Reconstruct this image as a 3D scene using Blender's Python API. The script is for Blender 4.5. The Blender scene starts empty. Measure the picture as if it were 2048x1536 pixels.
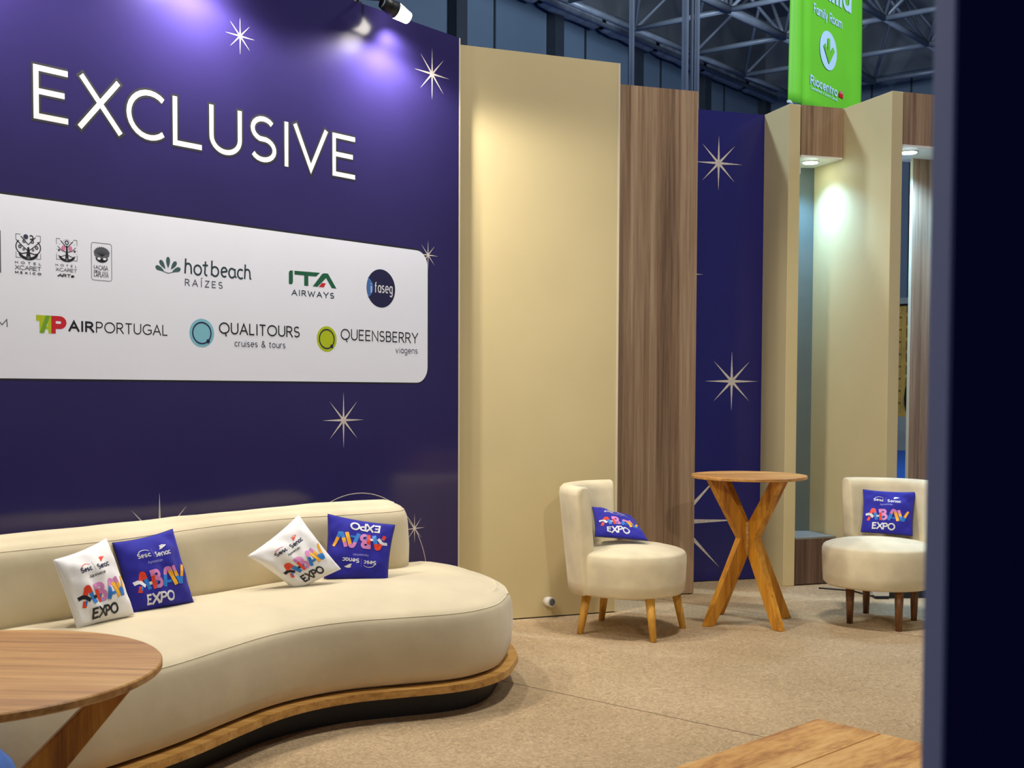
import bpy, bmesh, math, random
from math import sin, cos, pi, radians, sqrt, atan2, hypot
from mathutils import Vector, Matrix, noise
from mathutils.geometry import tessellate_polygon

S = bpy.context.scene
COL = S.collection
random.seed(7)

# ------------------------------------------------------------------ camera, world, exposure
cam_data = bpy.data.cameras.new('camera')
cam = bpy.data.objects.new('camera', cam_data)
COL.objects.link(cam)
PITCH, ROLL = -0.0394434, 0.00411604
fw = Vector((0, cos(PITCH), sin(PITCH)))
up0 = Vector((0, -sin(PITCH), cos(PITCH)))
rt0 = Vector((1, 0, 0))
rt = rt0 * cos(ROLL) + up0 * sin(ROLL)
up = -rt0 * sin(ROLL) + up0 * cos(ROLL)
cam.matrix_world = Matrix(((rt.x, up.x, -fw.x, 0), (rt.y, up.y, -fw.y, 0), (rt.z, up.z, -fw.z, 1.35), (0, 0, 0, 1)))
cam_data.sensor_width = 36.0
cam_data.lens = 2362.4 / 2048 * 36.0
cam_data.shift_x = 0.0
cam_data.shift_y = (872.66 - 768) / 2048
cam_data.clip_end = 200
cam_data.dof.use_dof = True
cam_data.dof.focus_distance = 6.0
cam_data.dof.aperture_fstop = 10.5
S.camera = cam

S.view_settings.view_transform = 'Standard'
S.view_settings.look = 'None'
S.view_settings.gamma = 1.0
S.view_settings.use_curve_mapping = False
S.view_settings.exposure = 0.18

world = bpy.data.worlds.new('hall_air')
S.world = world
world.use_nodes = True
wb = world.node_tree.nodes['Background']
wb.inputs[0].default_value = (0.80, 0.88, 1.0, 1)
wb.inputs[1].default_value = 0.20

DW = Vector((0.62965, 0.77688, 0))          # direction of the blue wall and of the hall's long wall
NW = Vector((0.77688, -0.62965, 0))         # out of the blue wall, into the room
WA = Vector((-0.303, 6.636, 0))             # right end of the blue wall


def wpt(s, z, off=0.0):
    return WA + DW * s + NW * off + Vector((0, 0, z))


def lamp(name, kind, loc, energy, color, target=None, size=0.05, spot=120, blend=0.6):
    d = bpy.data.lights.new(name, kind)
    d.energy = energy
    d.color = color
    if kind == 'SPOT':
        d.spot_size = radians(spot)
        d.spot_blend = blend
        d.shadow_soft_size = size
    elif kind == 'AREA':
        d.size = size
    else:
        d.shadow_soft_size = size
    o = bpy.data.objects.new(name, d)
    COL.objects.link(o)
    o.location = loc
    if target is not None:
        o.rotation_euler = (Vector(target) - Vector(loc)).to_track_quat('-Z', 'Y').to_euler()
    return o


WARM = (1.0, 0.91, 0.76)
NEUT = (1.0, 0.90, 0.78)
COOL = (0.27, 0.56, 1.0)
# near wall's arm spotlight, then an added fill lamp for the sofa
lamp('near_spot_and_fill', 'SPOT', (1.35, 0.80, 3.25), 175, WARM, (1.15, 6.7, 0.5), 0.06, 44, 0.9)
lamp('near_spot_and_fill', 'SPOT', (-1.2, 0.80, 3.25), 56, WARM, (-0.9, 5.0, 0.5), 0.06, 100, 0.9)
# hall floodlights high up in the roof
lamp('hall_flood_light', 'AREA', (1.5, 4.5, 8.2), 290, (1.0, 0.96, 0.90), (0.8, 5.0, 0), 0.7)
lamp('hall_flood_light', 'AREA', (7.5, 9.0, 8.0), 440, (0.85, 0.93, 1.0), (4.0, 15.5, 5.0), 1.2)
lamp('hall_flood_light', 'AREA', (-6.0, 10.2, 9.6), 620, (0.66, 0.85, 1.0), (2.2, 8.0, 1.6), 1.0)
lamp('hall_flood_light', 'AREA', (4.0, 17.0, 7.3), 420, (0.75, 0.88, 1.0), (3.0, 25.0, 6), 1.5)


# ------------------------------------------------------------------ materials
def lin(c):
    c /= 255.0
    return c / 12.92 if c <= 0.04045 else ((c + 0.055) / 1.055) ** 2.4


def rgb(r, g, b):
    return (lin(r), lin(g), lin(b), 1.0)


def new_mat(name, rough=0.6, color=(0.5, 0.5, 0.5, 1), spec=0.5, metal=0.0):
    m = bpy.data.materials.new(name)
    m.use_nodes = True
    b = m.node_tree.nodes['Principled BSDF']
    b.inputs['Base Color'].default_value = color
    b.inputs['Roughness'].default_value = rough
    b.inputs['Specular IOR Level'].default_value = spec
    b.inputs['Metallic'].default_value = metal
    return m, m.node_tree, b


def noise_mix(nt, b, c1, c2, scale, detail=4, stretch=(1, 1, 1), coord='Object', lo=0.35, hi=0.65, rough=0.5, distort=0.0, bump=0.0, bdist=0.01):
    N = nt.nodes
    tc = N.new('ShaderNodeTexCoord')
    mp = N.new('ShaderNodeMapping')
    mp.inputs['Scale'].default_value = stretch
    nz = N.new('ShaderNodeTexNoise')
    nz.inputs['Scale'].default_value = scale
    nz.inputs['Detail'].default_value = detail
    nz.inputs['Roughness'].default_value = rough
    nz.inputs['Distortion'].default_value = distort
    cr = N.new('ShaderNodeValToRGB')
    cr.color_ramp.elements[0].position = lo
    cr.color_ramp.elements[0].color = c1
    cr.color_ramp.elements[1].position = hi
    cr.color_ramp.elements[1].color = c2
    L = nt.links
    L.new(tc.outputs[coord], mp.inputs[0])
    L.new(mp.outputs[0], nz.inputs['Vector'])
    L.new(nz.outputs['Fac'], cr.inputs[0])
    L.new(cr.outputs[0], b.inputs['Base Color'])
    if bump:
        bp = N.new('ShaderNodeBump')
        bp.inputs['Strength'].default_value = bump
        bp.inputs['Distance'].default_value = bdist
        L.new(nz.outputs['Fac'], bp.inputs['Height'])
        L.new(bp.outputs[0], b.inputs['Normal'])
    return cr, nz


def plain(name, c, rough=0.6, var=0.06, scale=6.0, spec=0.5, metal=0.0):
    m, nt, b = new_mat(name, rough, c, spec, metal)
    lo = tuple(x * (1 - var) for x in c[:3]) + (1,)
    hi = tuple(min(1, x * (1 + var)) for x in c[:3]) + (1,)
    noise_mix(nt, b, lo, hi, scale)
    return m


def wood(name, dark, mid, light, axis='Z', rough=0.45, fine=26.0, long=0.9, coord='Object'):
    m, nt, b = new_mat(name, rough, mid)
    N, L = nt.nodes, nt.links
    tc = N.new('ShaderNodeTexCoord')
    mp = N.new('ShaderNodeMapping')
    sc = [fine / 4.0] * 3
    sc['XYZ'.index(axis)] = long / 4.0
    mp.inputs['Scale'].default_value = sc
    L.new(tc.outputs[coord], mp.inputs[0])
    n1 = N.new('ShaderNodeTexNoise')
    n1.inputs['Scale'].default_value = 2.2
    n1.inputs['Detail'].default_value = 3
    n1.inputs['Distortion'].default_value = 0.6
    n2 = N.new('ShaderNodeTexNoise')
    n2.inputs['Scale'].default_value = 11.0
    n2.inputs['Detail'].default_value = 8
    n2.inputs['Roughness'].default_value = 0.65
    n2.inputs['Distortion'].default_value = 0.3
    mx = N.new('ShaderNodeMath')
    mx.operation = 'MULTIPLY_ADD'
    mx.inputs[1].default_value = 0.55
    md = N.new('ShaderNodeMath')
    md.operation = 'MULTIPLY'
    md.inputs[1].default_value = 0.5
    L.new(mp.outputs[0], n1.inputs['Vector'])
    L.new(mp.outputs[0], n2.inputs['Vector'])
    L.new(n2.outputs['Fac'], md.inputs[0])
    L.new(n1.outputs['Fac'], mx.inputs[0])
    L.new(md.outputs[0], mx.inputs[2])
    cr = N.new('ShaderNodeValToRGB')
    e = cr.color_ramp.elements
    e[0].position = 0.36
    e[0].color = dark
    e[1].position = 0.68
    e[1].color = light
    em = e.new(0.52)
    em.color = mid
    L.new(mx.outputs[0], cr.inputs[0])
    L.new(cr.outputs[0], b.inputs['Base Color'])
    bp = N.new('ShaderNodeBump')
    bp.inputs['Strength'].default_value = 0.12
    bp.inputs['Distance'].default_value = 0.003
    L.new(n2.outputs['Fac'], bp.inputs['Height'])
    L.new(bp.outputs[0], b.inputs['Normal'])
    return m


def fabric(name, c, var=0.12, rough=0.9, bump=0.25, scale=3.5, sheen=0.3):
    m, nt, b = new_mat(name, rough, c, 0.2)
    lo = tuple(x * (1 - var) for x in c[:3]) + (1,)
    hi = tuple(min(1, x * (1 + var * 0.6)) for x in c[:3]) + (1,)
    noise_mix(nt, b, lo, hi, scale, 3, lo=0.3, hi=0.7)
    N, L = nt.nodes, nt.links
    tc = N.new('ShaderNodeTexCoord')
    nz = N.new('ShaderNodeTexNoise')
    nz.inputs['Scale'].default_value = 420
    nz.inputs['Detail'].default_value = 2
    n3 = N.new('ShaderNodeTexNoise')
    n3.inputs['Scale'].default_value = 9
    n3.inputs['Detail'].default_value = 2
    L.new(tc.outputs['Object'], nz.inputs['Vector'])
    L.new(tc.outputs['Object'], n3.inputs['Vector'])
    b1 = N.new('ShaderNodeBump')
    b1.inputs['Strength'].default_value = bump
    b1.inputs['Distance'].default_value = 0.0015
    b2 = N.new('ShaderNodeBump')
    b2.inputs['Strength'].default_value = 0.35
    b2.inputs['Distance'].default_value = 0.008
    L.new(n3.outputs['Fac'], b2.inputs['Height'])
    L.new(nz.outputs['Fac'], b1.inputs['Height'])
    L.new(b2.outputs[0], b1.inputs['Normal'])
    L.new(b1.outputs[0], b.inputs['Normal'])
    b.inputs['Sheen Weight'].default_value = sheen
    b.inputs['Sheen Roughness'].default_value = 0.5
    return m


def emit(name, c, strength):
    m, nt, b = new_mat(name, 0.4, c)
    b.inputs['Emission Color'].default_value = c
    b.inputs['Emission Strength'].default_value = strength
    return m


M = {}
M['blue_vinyl'] = plain('blue_vinyl', rgb(47, 40, 92), 0.17, 0.05, 2.0, 0.5)
M['blue_panel'] = plain('blue_panel_vinyl', rgb(37, 36, 110), 0.25, 0.05, 2.0, 0.4)
M['navy_panel'] = plain('navy_panel', rgb(20, 18, 74), 0.7, 0.05, 2.0, 0.08)
M['edge_dark'] = plain('dark_panel_edge', rgb(104, 108, 142), 0.85, 0.05, 2.0, 0.2)
M['beige'] = plain('beige_laminate', rgb(207, 190, 143), 0.5, 0.03, 1.5)
M['cream_trim'] = plain('cream_trim', rgb(218, 208, 180), 0.4, 0.03)
M['greige'] = plain('niche_back', rgb(96, 106, 100), 0.55, 0.04)
M['walnut'] = wood('walnut_laminate', rgb(112, 86, 64), rgb(158, 128, 99), rgb(188, 160, 128), 'Z', 0.4, 22, 0.55)
M['walnut_shaded'] = wood('walnut_laminate_shaded', rgb(70, 50, 42), rgb(98, 74, 62), rgb(132, 106, 92), 'Z', 0.4, 22, 0.5)  # same walnut with the plinth's lack of light put into the colour
M['oak_top'] = wood('amber_table_top', rgb(138, 92, 44), rgb(192, 138, 72), rgb(216, 168, 98), 'X', 0.38, 30, 1.6)
M['oak_leg'] = wood('amber_table_leg', rgb(146, 88, 16), rgb(200, 134, 34), rgb(222, 162, 58), 'Z', 0.4, 40, 2.5)
M['oak_pale'] = wood('golden_base_board', rgb(150, 104, 44), rgb(196, 146, 74), rgb(216, 170, 98), 'X', 0.45, 28, 3.0)
M['pine'] = wood('knotty_pine', rgb(158, 100, 46), rgb(208, 154, 86), rgb(228, 182, 114), 'X', 0.5, 20, 5.0)
M['leg_light'] = wood('light_turned_leg', rgb(184, 126, 38), rgb(218, 162, 62), rgb(236, 188, 88), 'Z', 0.4, 60, 4)
M['leg_dark'] = wood('dark_turned_leg', rgb(62, 36, 16), rgb(104, 66, 34), rgb(138, 92, 50), 'Z', 0.35, 60, 4)
M['cream'] = fabric('cream_velvet', rgb(214, 200, 167), 0.10)
M['cream_chair'] = fabric('cream_chair_velvet', rgb(228, 214, 178), 0.12, scale=7)
M['white_cloth'] = fabric('white_cotton', rgb(236, 234, 232), 0.03, 0.85, 0.15, 6, 0.1)
M['blue_cloth'] = fabric('royal_blue_cotton', rgb(44, 42, 158), 0.08, 0.75, 0.15, 6, 0.1)
M['denim'] = fabric('sky_blue_cloth', rgb(62, 104, 178), 0.15, 0.9, 0.3, 20, 0.1)
M['black'] = plain('black_kickboard', rgb(16, 15, 16), 0.5, 0.2)
M['dark_metal'] = plain('dark_steel', rgb(112, 120, 132), 0.45, 0.12, 3.0, 0.5, 0.2)
M['grey_metal'] = plain('painted_grey_pipe', rgb(112, 124, 140), 0.4, 0.1, 3.0)
M['darker'] = plain('dark_column', rgb(26, 34, 44), 0.6, 0.1)
M['wall_metal'] = plain('blue_grey_cladding', rgb(76, 92, 110), 0.55, 0.08, 0.6)
M['wall_upper'] = plain('charcoal_cladding', rgb(102, 108, 116), 0.7, 0.1, 0.7)
M['deck'] = plain('charcoal_roof', rgb(98, 104, 110), 0.8, 0.15, 0.5)
M['foil'] = plain('grey_insulation', rgb(110, 118, 130), 0.5, 0.2, 6.0)
M['white_plastic'] = plain('white_plastic', rgb(232, 228, 218), 0.4, 0.03)
M['white_print'] = plain('white_print', rgb(222, 222, 226), 0.45, 0.01)
M['board_white'] = plain('white_board_print', rgb(236, 239, 250), 0.45, 0.015, 1.2)
M['shade_print'] = plain('charcoal_print', rgb(30, 28, 38), 0.5, 0.03)
M['star_print'] = plain('pale_gold_print', rgb(216, 206, 196), 0.5, 0.12, 60)
M['ink'] = plain('black_ink', rgb(24, 24, 28), 0.5, 0.02)
M['ink_grey'] = plain('grey_ink', rgb(96, 98, 106), 0.5, 0.02)
M['ink_soft'] = plain('slate_ink', rgb(58, 62, 84), 0.5, 0.02)
M['teal'] = plain('teal_ink', rgb(62, 92, 92), 0.5, 0.02)
M['deep_teal'] = plain('deep_teal_ink', rgb(36, 58, 66), 0.5, 0.02)
M['green'] = plain('green_ink', rgb(20, 92, 62), 0.5, 0.02)
M['red'] = plain('red_ink', rgb(200, 30, 44), 0.5, 0.02)
M['lime'] = plain('lime_ink', rgb(178, 194, 20), 0.5, 0.02)
M['leafgreen'] = plain('leaf_green_ink', rgb(112, 164, 44), 0.5, 0.02)
M['navy'] = plain('navy_ink', rgb(26, 24, 66), 0.5, 0.02)
M['midblue'] = plain('mid_blue_ink', rgb(66, 110, 178), 0.5, 0.02)
M['aqua'] = plain('aqua_ink', rgb(128, 190, 208), 0.5, 0.02)
M['pink'] = plain('pink_ink', rgb(214, 132, 190), 0.5, 0.02)
M['rose'] = plain('rose_ink', rgb(222, 110, 150), 0.5, 0.02)
M['orange'] = plain('orange_ink', rgb(232, 66, 32), 0.5, 0.02)
M['yellow'] = plain('yellow_ink', rgb(246, 176, 32), 0.5, 0.02)
M['skyink'] = plain('sky_blue_ink', rgb(38, 124, 208), 0.5, 0.02)
M['lilac'] = plain('lilac_ink', rgb(150, 150, 226), 0.5, 0.02)
M['banner'] = plain('green_banner', rgb(112, 205, 48), 0.55, 0.06, 1.0)
M['banner_print'] = plain('pale_blue_print', rgb(190, 226, 250), 0.5, 0.02)
M['banner_back'] = plain('white_hem', rgb(215, 225, 220), 0.6, 0.02)
M['block'] = plain('yellow_breeze_block', rgb(176, 140, 62), 0.8, 0.15, 3)
M['block_shade'] = plain('breeze_block_shade', rgb(112, 84, 32), 0.9, 0.1, 3)
M['concrete'] = plain('grey_concrete', rgb(130, 134, 130), 0.8, 0.1, 2)
M['blue_carpet'] = plain('blue_carpet', rgb(24, 92, 190), 0.95, 0.08, 30)
M['glow'] = emit('lamp_glow', (1.0, 0.93, 0.78, 1), 14)
M['glow_cool'] = emit('downlight_glow', (0.86, 0.97, 1.0, 1), 22)


def carpet_material():
    m, nt, b = new_mat('beige_carpet', 0.95, rgb(190, 160, 124), 0.15)
    N, L = nt.nodes, nt.links
    tc = N.new('ShaderNodeTexCoord')

    def nz(scale, detail, dist=0.0):
        n = N.new('ShaderNodeTexNoise')
        n.inputs['Scale'].default_value = scale
        n.inputs['Detail'].default_value = detail
        n.inputs['Distortion'].default_value = dist
        L.new(tc.outputs['Object'], n.inputs['Vector'])
        return n
    a, f = nz(1.1, 3), nz(24, 6, 3.2)
    g = nz(300, 2)
    r1 = N.new('ShaderNodeValToRGB')
    r1.color_ramp.elements[0].position = 0.35
    r1.color_ramp.elements[0].color = rgb(170, 147, 114)
    r1.color_ramp.elements[1].position = 0.65
    r1.color_ramp.elements[1].color = rgb(184, 161, 128)
    r2 = N.new('ShaderNodeValToRGB')
    r2.color_ramp.elements[0].position = 0.34
    r2.color_ramp.elements[0].color = (0.76, 0.745, 0.72, 1)
    r2.color_ramp.elements[1].position = 0.66
    r2.color_ramp.elements[1].color = (1.20, 1.19, 1.17, 1)
    mx = N.new('ShaderNodeMix')
    mx.data_type = 'RGBA'
    mx.blend_type = 'MULTIPLY'
    mx.inputs['Factor'].default_value = 1.0
    L.new(a.outputs['Fac'], r1.inputs[0])
    L.new(f.outputs['Fac'], r2.inputs[0])
    L.new(r1.outputs[0], mx.inputs['A'])
    L.new(r2.outputs[0], mx.inputs['B'])
    L.new(mx.outputs['Result'], b.inputs['Base Color'])
    bp = N.new('ShaderNodeBump')
    bp.inputs['Strength'].default_value = 0.4
    bp.inputs['Distance'].default_value = 0.003
    L.new(g.outputs['Fac'], bp.inputs['Height'])
    L.new(bp.outputs[0], b.inputs['Normal'])
    return m


M['carpet'] = carpet_material()


# ------------------------------------------------------------------ object helpers
def tag(o, label=None, cat=None, group=None, kind=None):
    if label:
        o['label'] = label
    if cat:
        o['category'] = cat
    if group:
        o['group'] = group
    if kind:
        o['kind'] = kind
    return o


def empty(name, loc, rz=0.0):
    o = bpy.data.objects.new(name, None)
    o.empty_display_size = 0.1
    COL.objects.link(o)
    o.location = loc
    o.rotation_euler = (0, 0, rz)
    return o


def mesh_obj(name, verts, faces, mats, parent=None, mi=None, smooth=False):
    me = bpy.data.meshes.new(name)
    me.from_pydata([tuple(v) for v in verts], [], faces)
    if not isinstance(mats, (list, tuple)):
        mats = [mats]
    for m in mats:
        me.materials.append(m)
    if mi:
        for p, k in zip(me.polygons, mi):
            p.material_index = k
    if smooth:
        for p in me.polygons:
            p.use_smooth = True
    me.update()
    o = bpy.data.objects.new(name, me)
    COL.objects.link(o)
    if parent is not None:
        o.parent = parent
    return o


def fix_normals(o):
    bm = bmesh.new()
    bm.from_mesh(o.data)
    bmesh.ops.recalc_face_normals(bm, faces=bm.faces)
    bm.to_mesh(o.data)
    bm.free()
    return o


def bevel(o, w, seg=2):
    md = o.modifiers.new('edge', 'BEVEL')
    md.width = w
    md.segments = seg
    md.limit_method = 'ANGLE'
    md.angle_limit = radians(40)
    return o


def prism(name, poly, z0, z1, mat, parent=None):
    """Extruded plan outline (list of xy)."""
    n = len(poly)
    area = sum(poly[i][0] * poly[(i + 1) % n][1] - poly[(i + 1) % n][0] * poly[i][1] for i in range(n))
    if area < 0:
        poly = poly[::-1]
    v = [(p[0], p[1], z0) for p in poly] + [(p[0], p[1], z1) for p in poly]
    f = [tuple(range(n - 1, -1, -1)), tuple(range(n, 2 * n))]
    f += [(i, (i + 1) % n, n + (i + 1) % n, n + i) for i in range(n)]
    return mesh_obj(name, v, f, mat, parent)


def slab(name, a, b, th, z0, z1, mat, parent=None, side=1):
    """Upright panel whose visible face runs from a to b (plan) with its thickness behind."""
    a, b = Vector(a[:2]), Vector(b[:2])
    d = (b - a).normalized()
    n = Vector((-d.y, d.x)) * side
    return prism(name, [a, b, b + n * th, a + n * th], z0, z1, mat, parent)


def box(name, x0, x1, y0, y1, z0, z1, mat, parent=None):
    return prism(name, [(x0, y0), (x1, y0), (x1, y1), (x0, y1)], z0, z1, mat, parent)


def lathe(name, prof, mat, parent=None, seg=48, center=(0, 0), smooth=True):
    v, f = [], []
    n = len(prof)
    for k in range(seg):
        a = 2 * pi * k / seg
        for r, z in prof:
            v.append((center[0] + r * cos(a), center[1] + r * sin(a), z))
    for k in range(seg):
        k2 = (k + 1) % seg
        for i in range(n - 1):
            f.append((k * n + i, k2 * n + i, k2 * n + i + 1, k * n + i + 1))
    f.append(tuple(k * n for k in range(seg - 1, -1, -1)))
    f.append(tuple(k * n + n - 1 for k in range(seg)))
    o = mesh_obj(name, v, f, mat, parent, smooth=smooth)
    return o


def bar(name, p, q, r0, mat, parent=None, r1=None, seg=8):
    p, q = Vector(p), Vector(q)
    r1 = r0 if r1 is None else r1
    d = (q - p).normalized()
    a = d.orthogonal().normalized()
    b = d.cross(a)
    v = []
    for c, r in ((p, r0), (q, r1)):
        for k in range(seg):
            t = 2 * pi * k / seg
            v.append(c + a * (r * cos(t)) + b * (r * sin(t)))
    f = [(k, (k + 1) % seg, seg + (k + 1) % seg, seg + k) for k in range(seg)]
    f += [tuple(range(seg - 1, -1, -1)), tuple(range(seg, 2 * seg))]
    o = mesh_obj(name, v, f, mat, parent)
    for pl in o.data.polygons[:seg]:
        pl.use_smooth = True
    return o


def tube(name, pts, r, mat, parent=None, seg=8):
    V, F = [], []
    n = len(pts)
    for i, p in enumerate(pts):
        d = (pts[min(i + 1, n - 1)] - pts[max(i - 1, 0)]).normalized()
        a = d.cross(Vector((0, 0, 1)))
        a = a.normalized() if a.length > 1e-4 else Vector((1, 0, 0))
        b = a.cross(d)
        for k in range(seg):
            t = 2 * pi * k / seg
            V.append(p + a * (r * cos(t)) + b * (r * sin(t)))
    for i in range(n - 1):
        for k in range(seg):
            F.append((i * seg + k, i * seg + (k + 1) % seg, (i + 1) * seg + (k + 1) % seg, (i + 1) * seg + k))
    F.append(tuple(range(seg - 1, -1, -1)))
    F.append(tuple((n - 1) * seg + k for k in range(seg)))
    return mesh_obj(name, V, F, mat, parent, smooth=True)


def spline(pts, n, closed=False):
    """Centripetal-ish Catmull-Rom through pts, n samples, evenly spaced along the length."""
    P = [Vector(p) for p in pts]
    out = []
    m = len(P)
    for i in range(m - 1):
        p0 = P[i - 1] if i > 0 else P[0] * 2 - P[1]
        p1, p2 = P[i], P[i + 1]
        p3 = P[i + 2] if i + 2 < m else P[-1] * 2 - P[-2]
        for k in range(24):
            t = k / 24
            out.append(0.5 * ((2 * p1) + (p2 - p0) * t + (2 * p0 - 5 * p1 + 4 * p2 - p3) * t * t + (3 * p1 - p0 - 3 * p2 + p3) * t ** 3))
    out.append(P[-1])
    L = [0.0]
    for a, b in zip(out, out[1:]):
        L.append(L[-1] + (b - a).length)
    res, j = [], 0
    for k in range(n):
        s = L[-1] * k / (n - 1)
        while j < len(L) - 2 and L[j + 1] < s:
            j += 1
        u = (s - L[j]) / max(1e-9, L[j + 1] - L[j])
        res.append(out[j].lerp(out[j + 1], u))
    return res


# ------------------------------------------------------------------ flat print: strokes, letters, shapes
def arc(cx, cy, rx, ry, a0, a1, n=10):
    return [(cx + rx * cos(radians(a0 + (a1 - a0) * i / n)), cy + ry * sin(radians(a0 + (a1 - a0) * i / n))) for i in range(n + 1)]


def square_ends(q, st, w):
    """Stroke ends on the baseline or cap line reach it squarely."""
    q = list(q)
    for e, nb in ((0, 1), (-1, -2)):
        if len(q) > 1 and st[e][1] in (0, 1):
            dx, dy = q[e][0] - q[nb][0], q[e][1] - q[nb][1]
            if abs(dy) > 0.9 * abs(dx):
                k = (w / 2) / abs(dy)
                q[e] = (q[e][0] + dx * k, q[e][1] + dy * k)
    return q


class Print:
    """Collects flat shapes in a 2-D chart and links them as one mesh laid on a surface."""

    def __init__(self, maxseg=None):
        self.v, self.f, self.m, self.mats, self.h, self.k = [], [], [], [], [], 0
        self.maxseg = maxseg

    def mi(self, key):
        if key not in self.mats:
            self.mats.append(key)
        return self.mats.index(key)

    def poly(self, pts, key):
        pts = [Vector((p[0], p[1], 0)) for p in pts]
        base = len(self.v)
        self.v += [(p.x, p.y) for p in pts]
        self.k += 1
        self.h += [self.k * 3e-6] * len(pts)
        for t in tessellate_polygon([pts]):
            self.f.append(tuple(base + i for i in t))
            self.m.append(self.mi(key))

    def stroke(self, pts, w, key, w1=None, closed=False):
        P = [Vector((p[0], p[1])) for p in pts]
        Q = [P[0]]
        for p in P[1:]:
            if (p - Q[-1]).length > 1e-6:
                Q.append(p)
        P = Q
        if self.maxseg:
            Q = [P[0]]
            for p in P[1:]:
                k = max(1, int((p - Q[-1]).length / self.maxseg))
                a = Q[-1]
                Q += [a.lerp(p, (i + 1) / k) for i in range(k)]
            P = Q
        n = len(P)
        if n < 2:
            return
        w1 = w if w1 is None else w1
        base = len(self.v)
        self.k += 1
        for i, p in enumerate(P):
            if closed:
                d0 = (p - P[i - 1 if i else n - 2]).normalized()
                d1 = (P[(i + 1) if i + 1 < n else 1] - p).normalized()
            else:
                d0 = (p - P[i - 1]).normalized() if i else (P[1] - p).normalized()
                d1 = (P[i + 1] - p).normalized() if i + 1 < n else d0
            t = d0 + d1
            t = t.normalized() if t.length > 1e-6 else d0
            nrm = Vector((-t.y, t.x))
            c = max(0.45, nrm.dot(Vector((-d0.y, d0.x))))
            h = (w + (w1 - w) * i / (n - 1)) / 2 / c
            self.v += [tuple(p + nrm * h), tuple(p - nrm * h)]
            self.h += [self.k * 3e-6] * 2
        for i in range(n - 1):
            self.f.append((base + 2 * i, base + 2 * i + 1, base + 2 * i + 3, base + 2 * i + 2))
            self.m.append(self.mi(key))

    def disc(self, cx, cy, rx, ry, key, n=40):
        self.poly([(cx + rx * cos(2 * pi * i / n), cy + ry * sin(2 * pi * i / n)) for i in range(n)], key)

    def ring(self, cx, cy, rx, ry, w, key, n=48):
        self.stroke(arc(cx, cy, rx, ry, 0, 360, n), w, key, closed=True)

    def star(self, cx, cz, R, key, w=0.05, clip=None):
        for k in range(8):
            a = pi / 4 * k
            L = R * (1.0 if k % 2 == 0 else 0.95)
            ww = R * w
            ca, sa = cos(a), sin(a)
            pts = [(0, -ww * 0.6), (L * 0.12, -ww), (L, 0), (L * 0.12, ww), (0, ww * 0.6)]
            self.poly([(cx + x * ca - y * sa, cz + x * sa + y * ca) for x, y in pts], key)

    def text(self, s, x0, x1, y, h, w, key, gap=0.22, slant=0.0, rot=0.0):
        """Letters of cap height h on baseline y spread to fill x0..x1."""
        adv = []
        for ch in s:
            adv.append(GL[ch][0])
        tot = sum(adv) + gap * (len(s) - 1)
        k = (x1 - x0) / tot
        x = 0.0
        for ch, a in zip(s, adv):
            for st in GL[ch][1]:
                q = []
                for px, py in st:
                    X = x0 + (x + px) * k
                    ins = w / 2
                    Y = py * h
                    if py >= 0 and py <= 1:
                        Y = ins + py * (h - 2 * ins)
                    X += slant * Y
                    q.append((X, y + Y))
                q = square_ends(q, st, w)
                if rot:
                    c, sn = cos(rot), sin(rot)
                    q = [(x0 + (a_ - x0) * c - (b_ - y) * sn, y + (a_ - x0) * sn + (b_ - y) * c) for a_, b_ in q]
                self.stroke(q, w, key)
            x += a + gap

    def build(self, name, fn, parent=None):
        V = [fn(a, b, h) for (a, b), h in zip(self.v, self.h)]
        o = mesh_obj(name, V, self.f, [M[k] for k in self.mats], parent, self.m)
        return o


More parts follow.
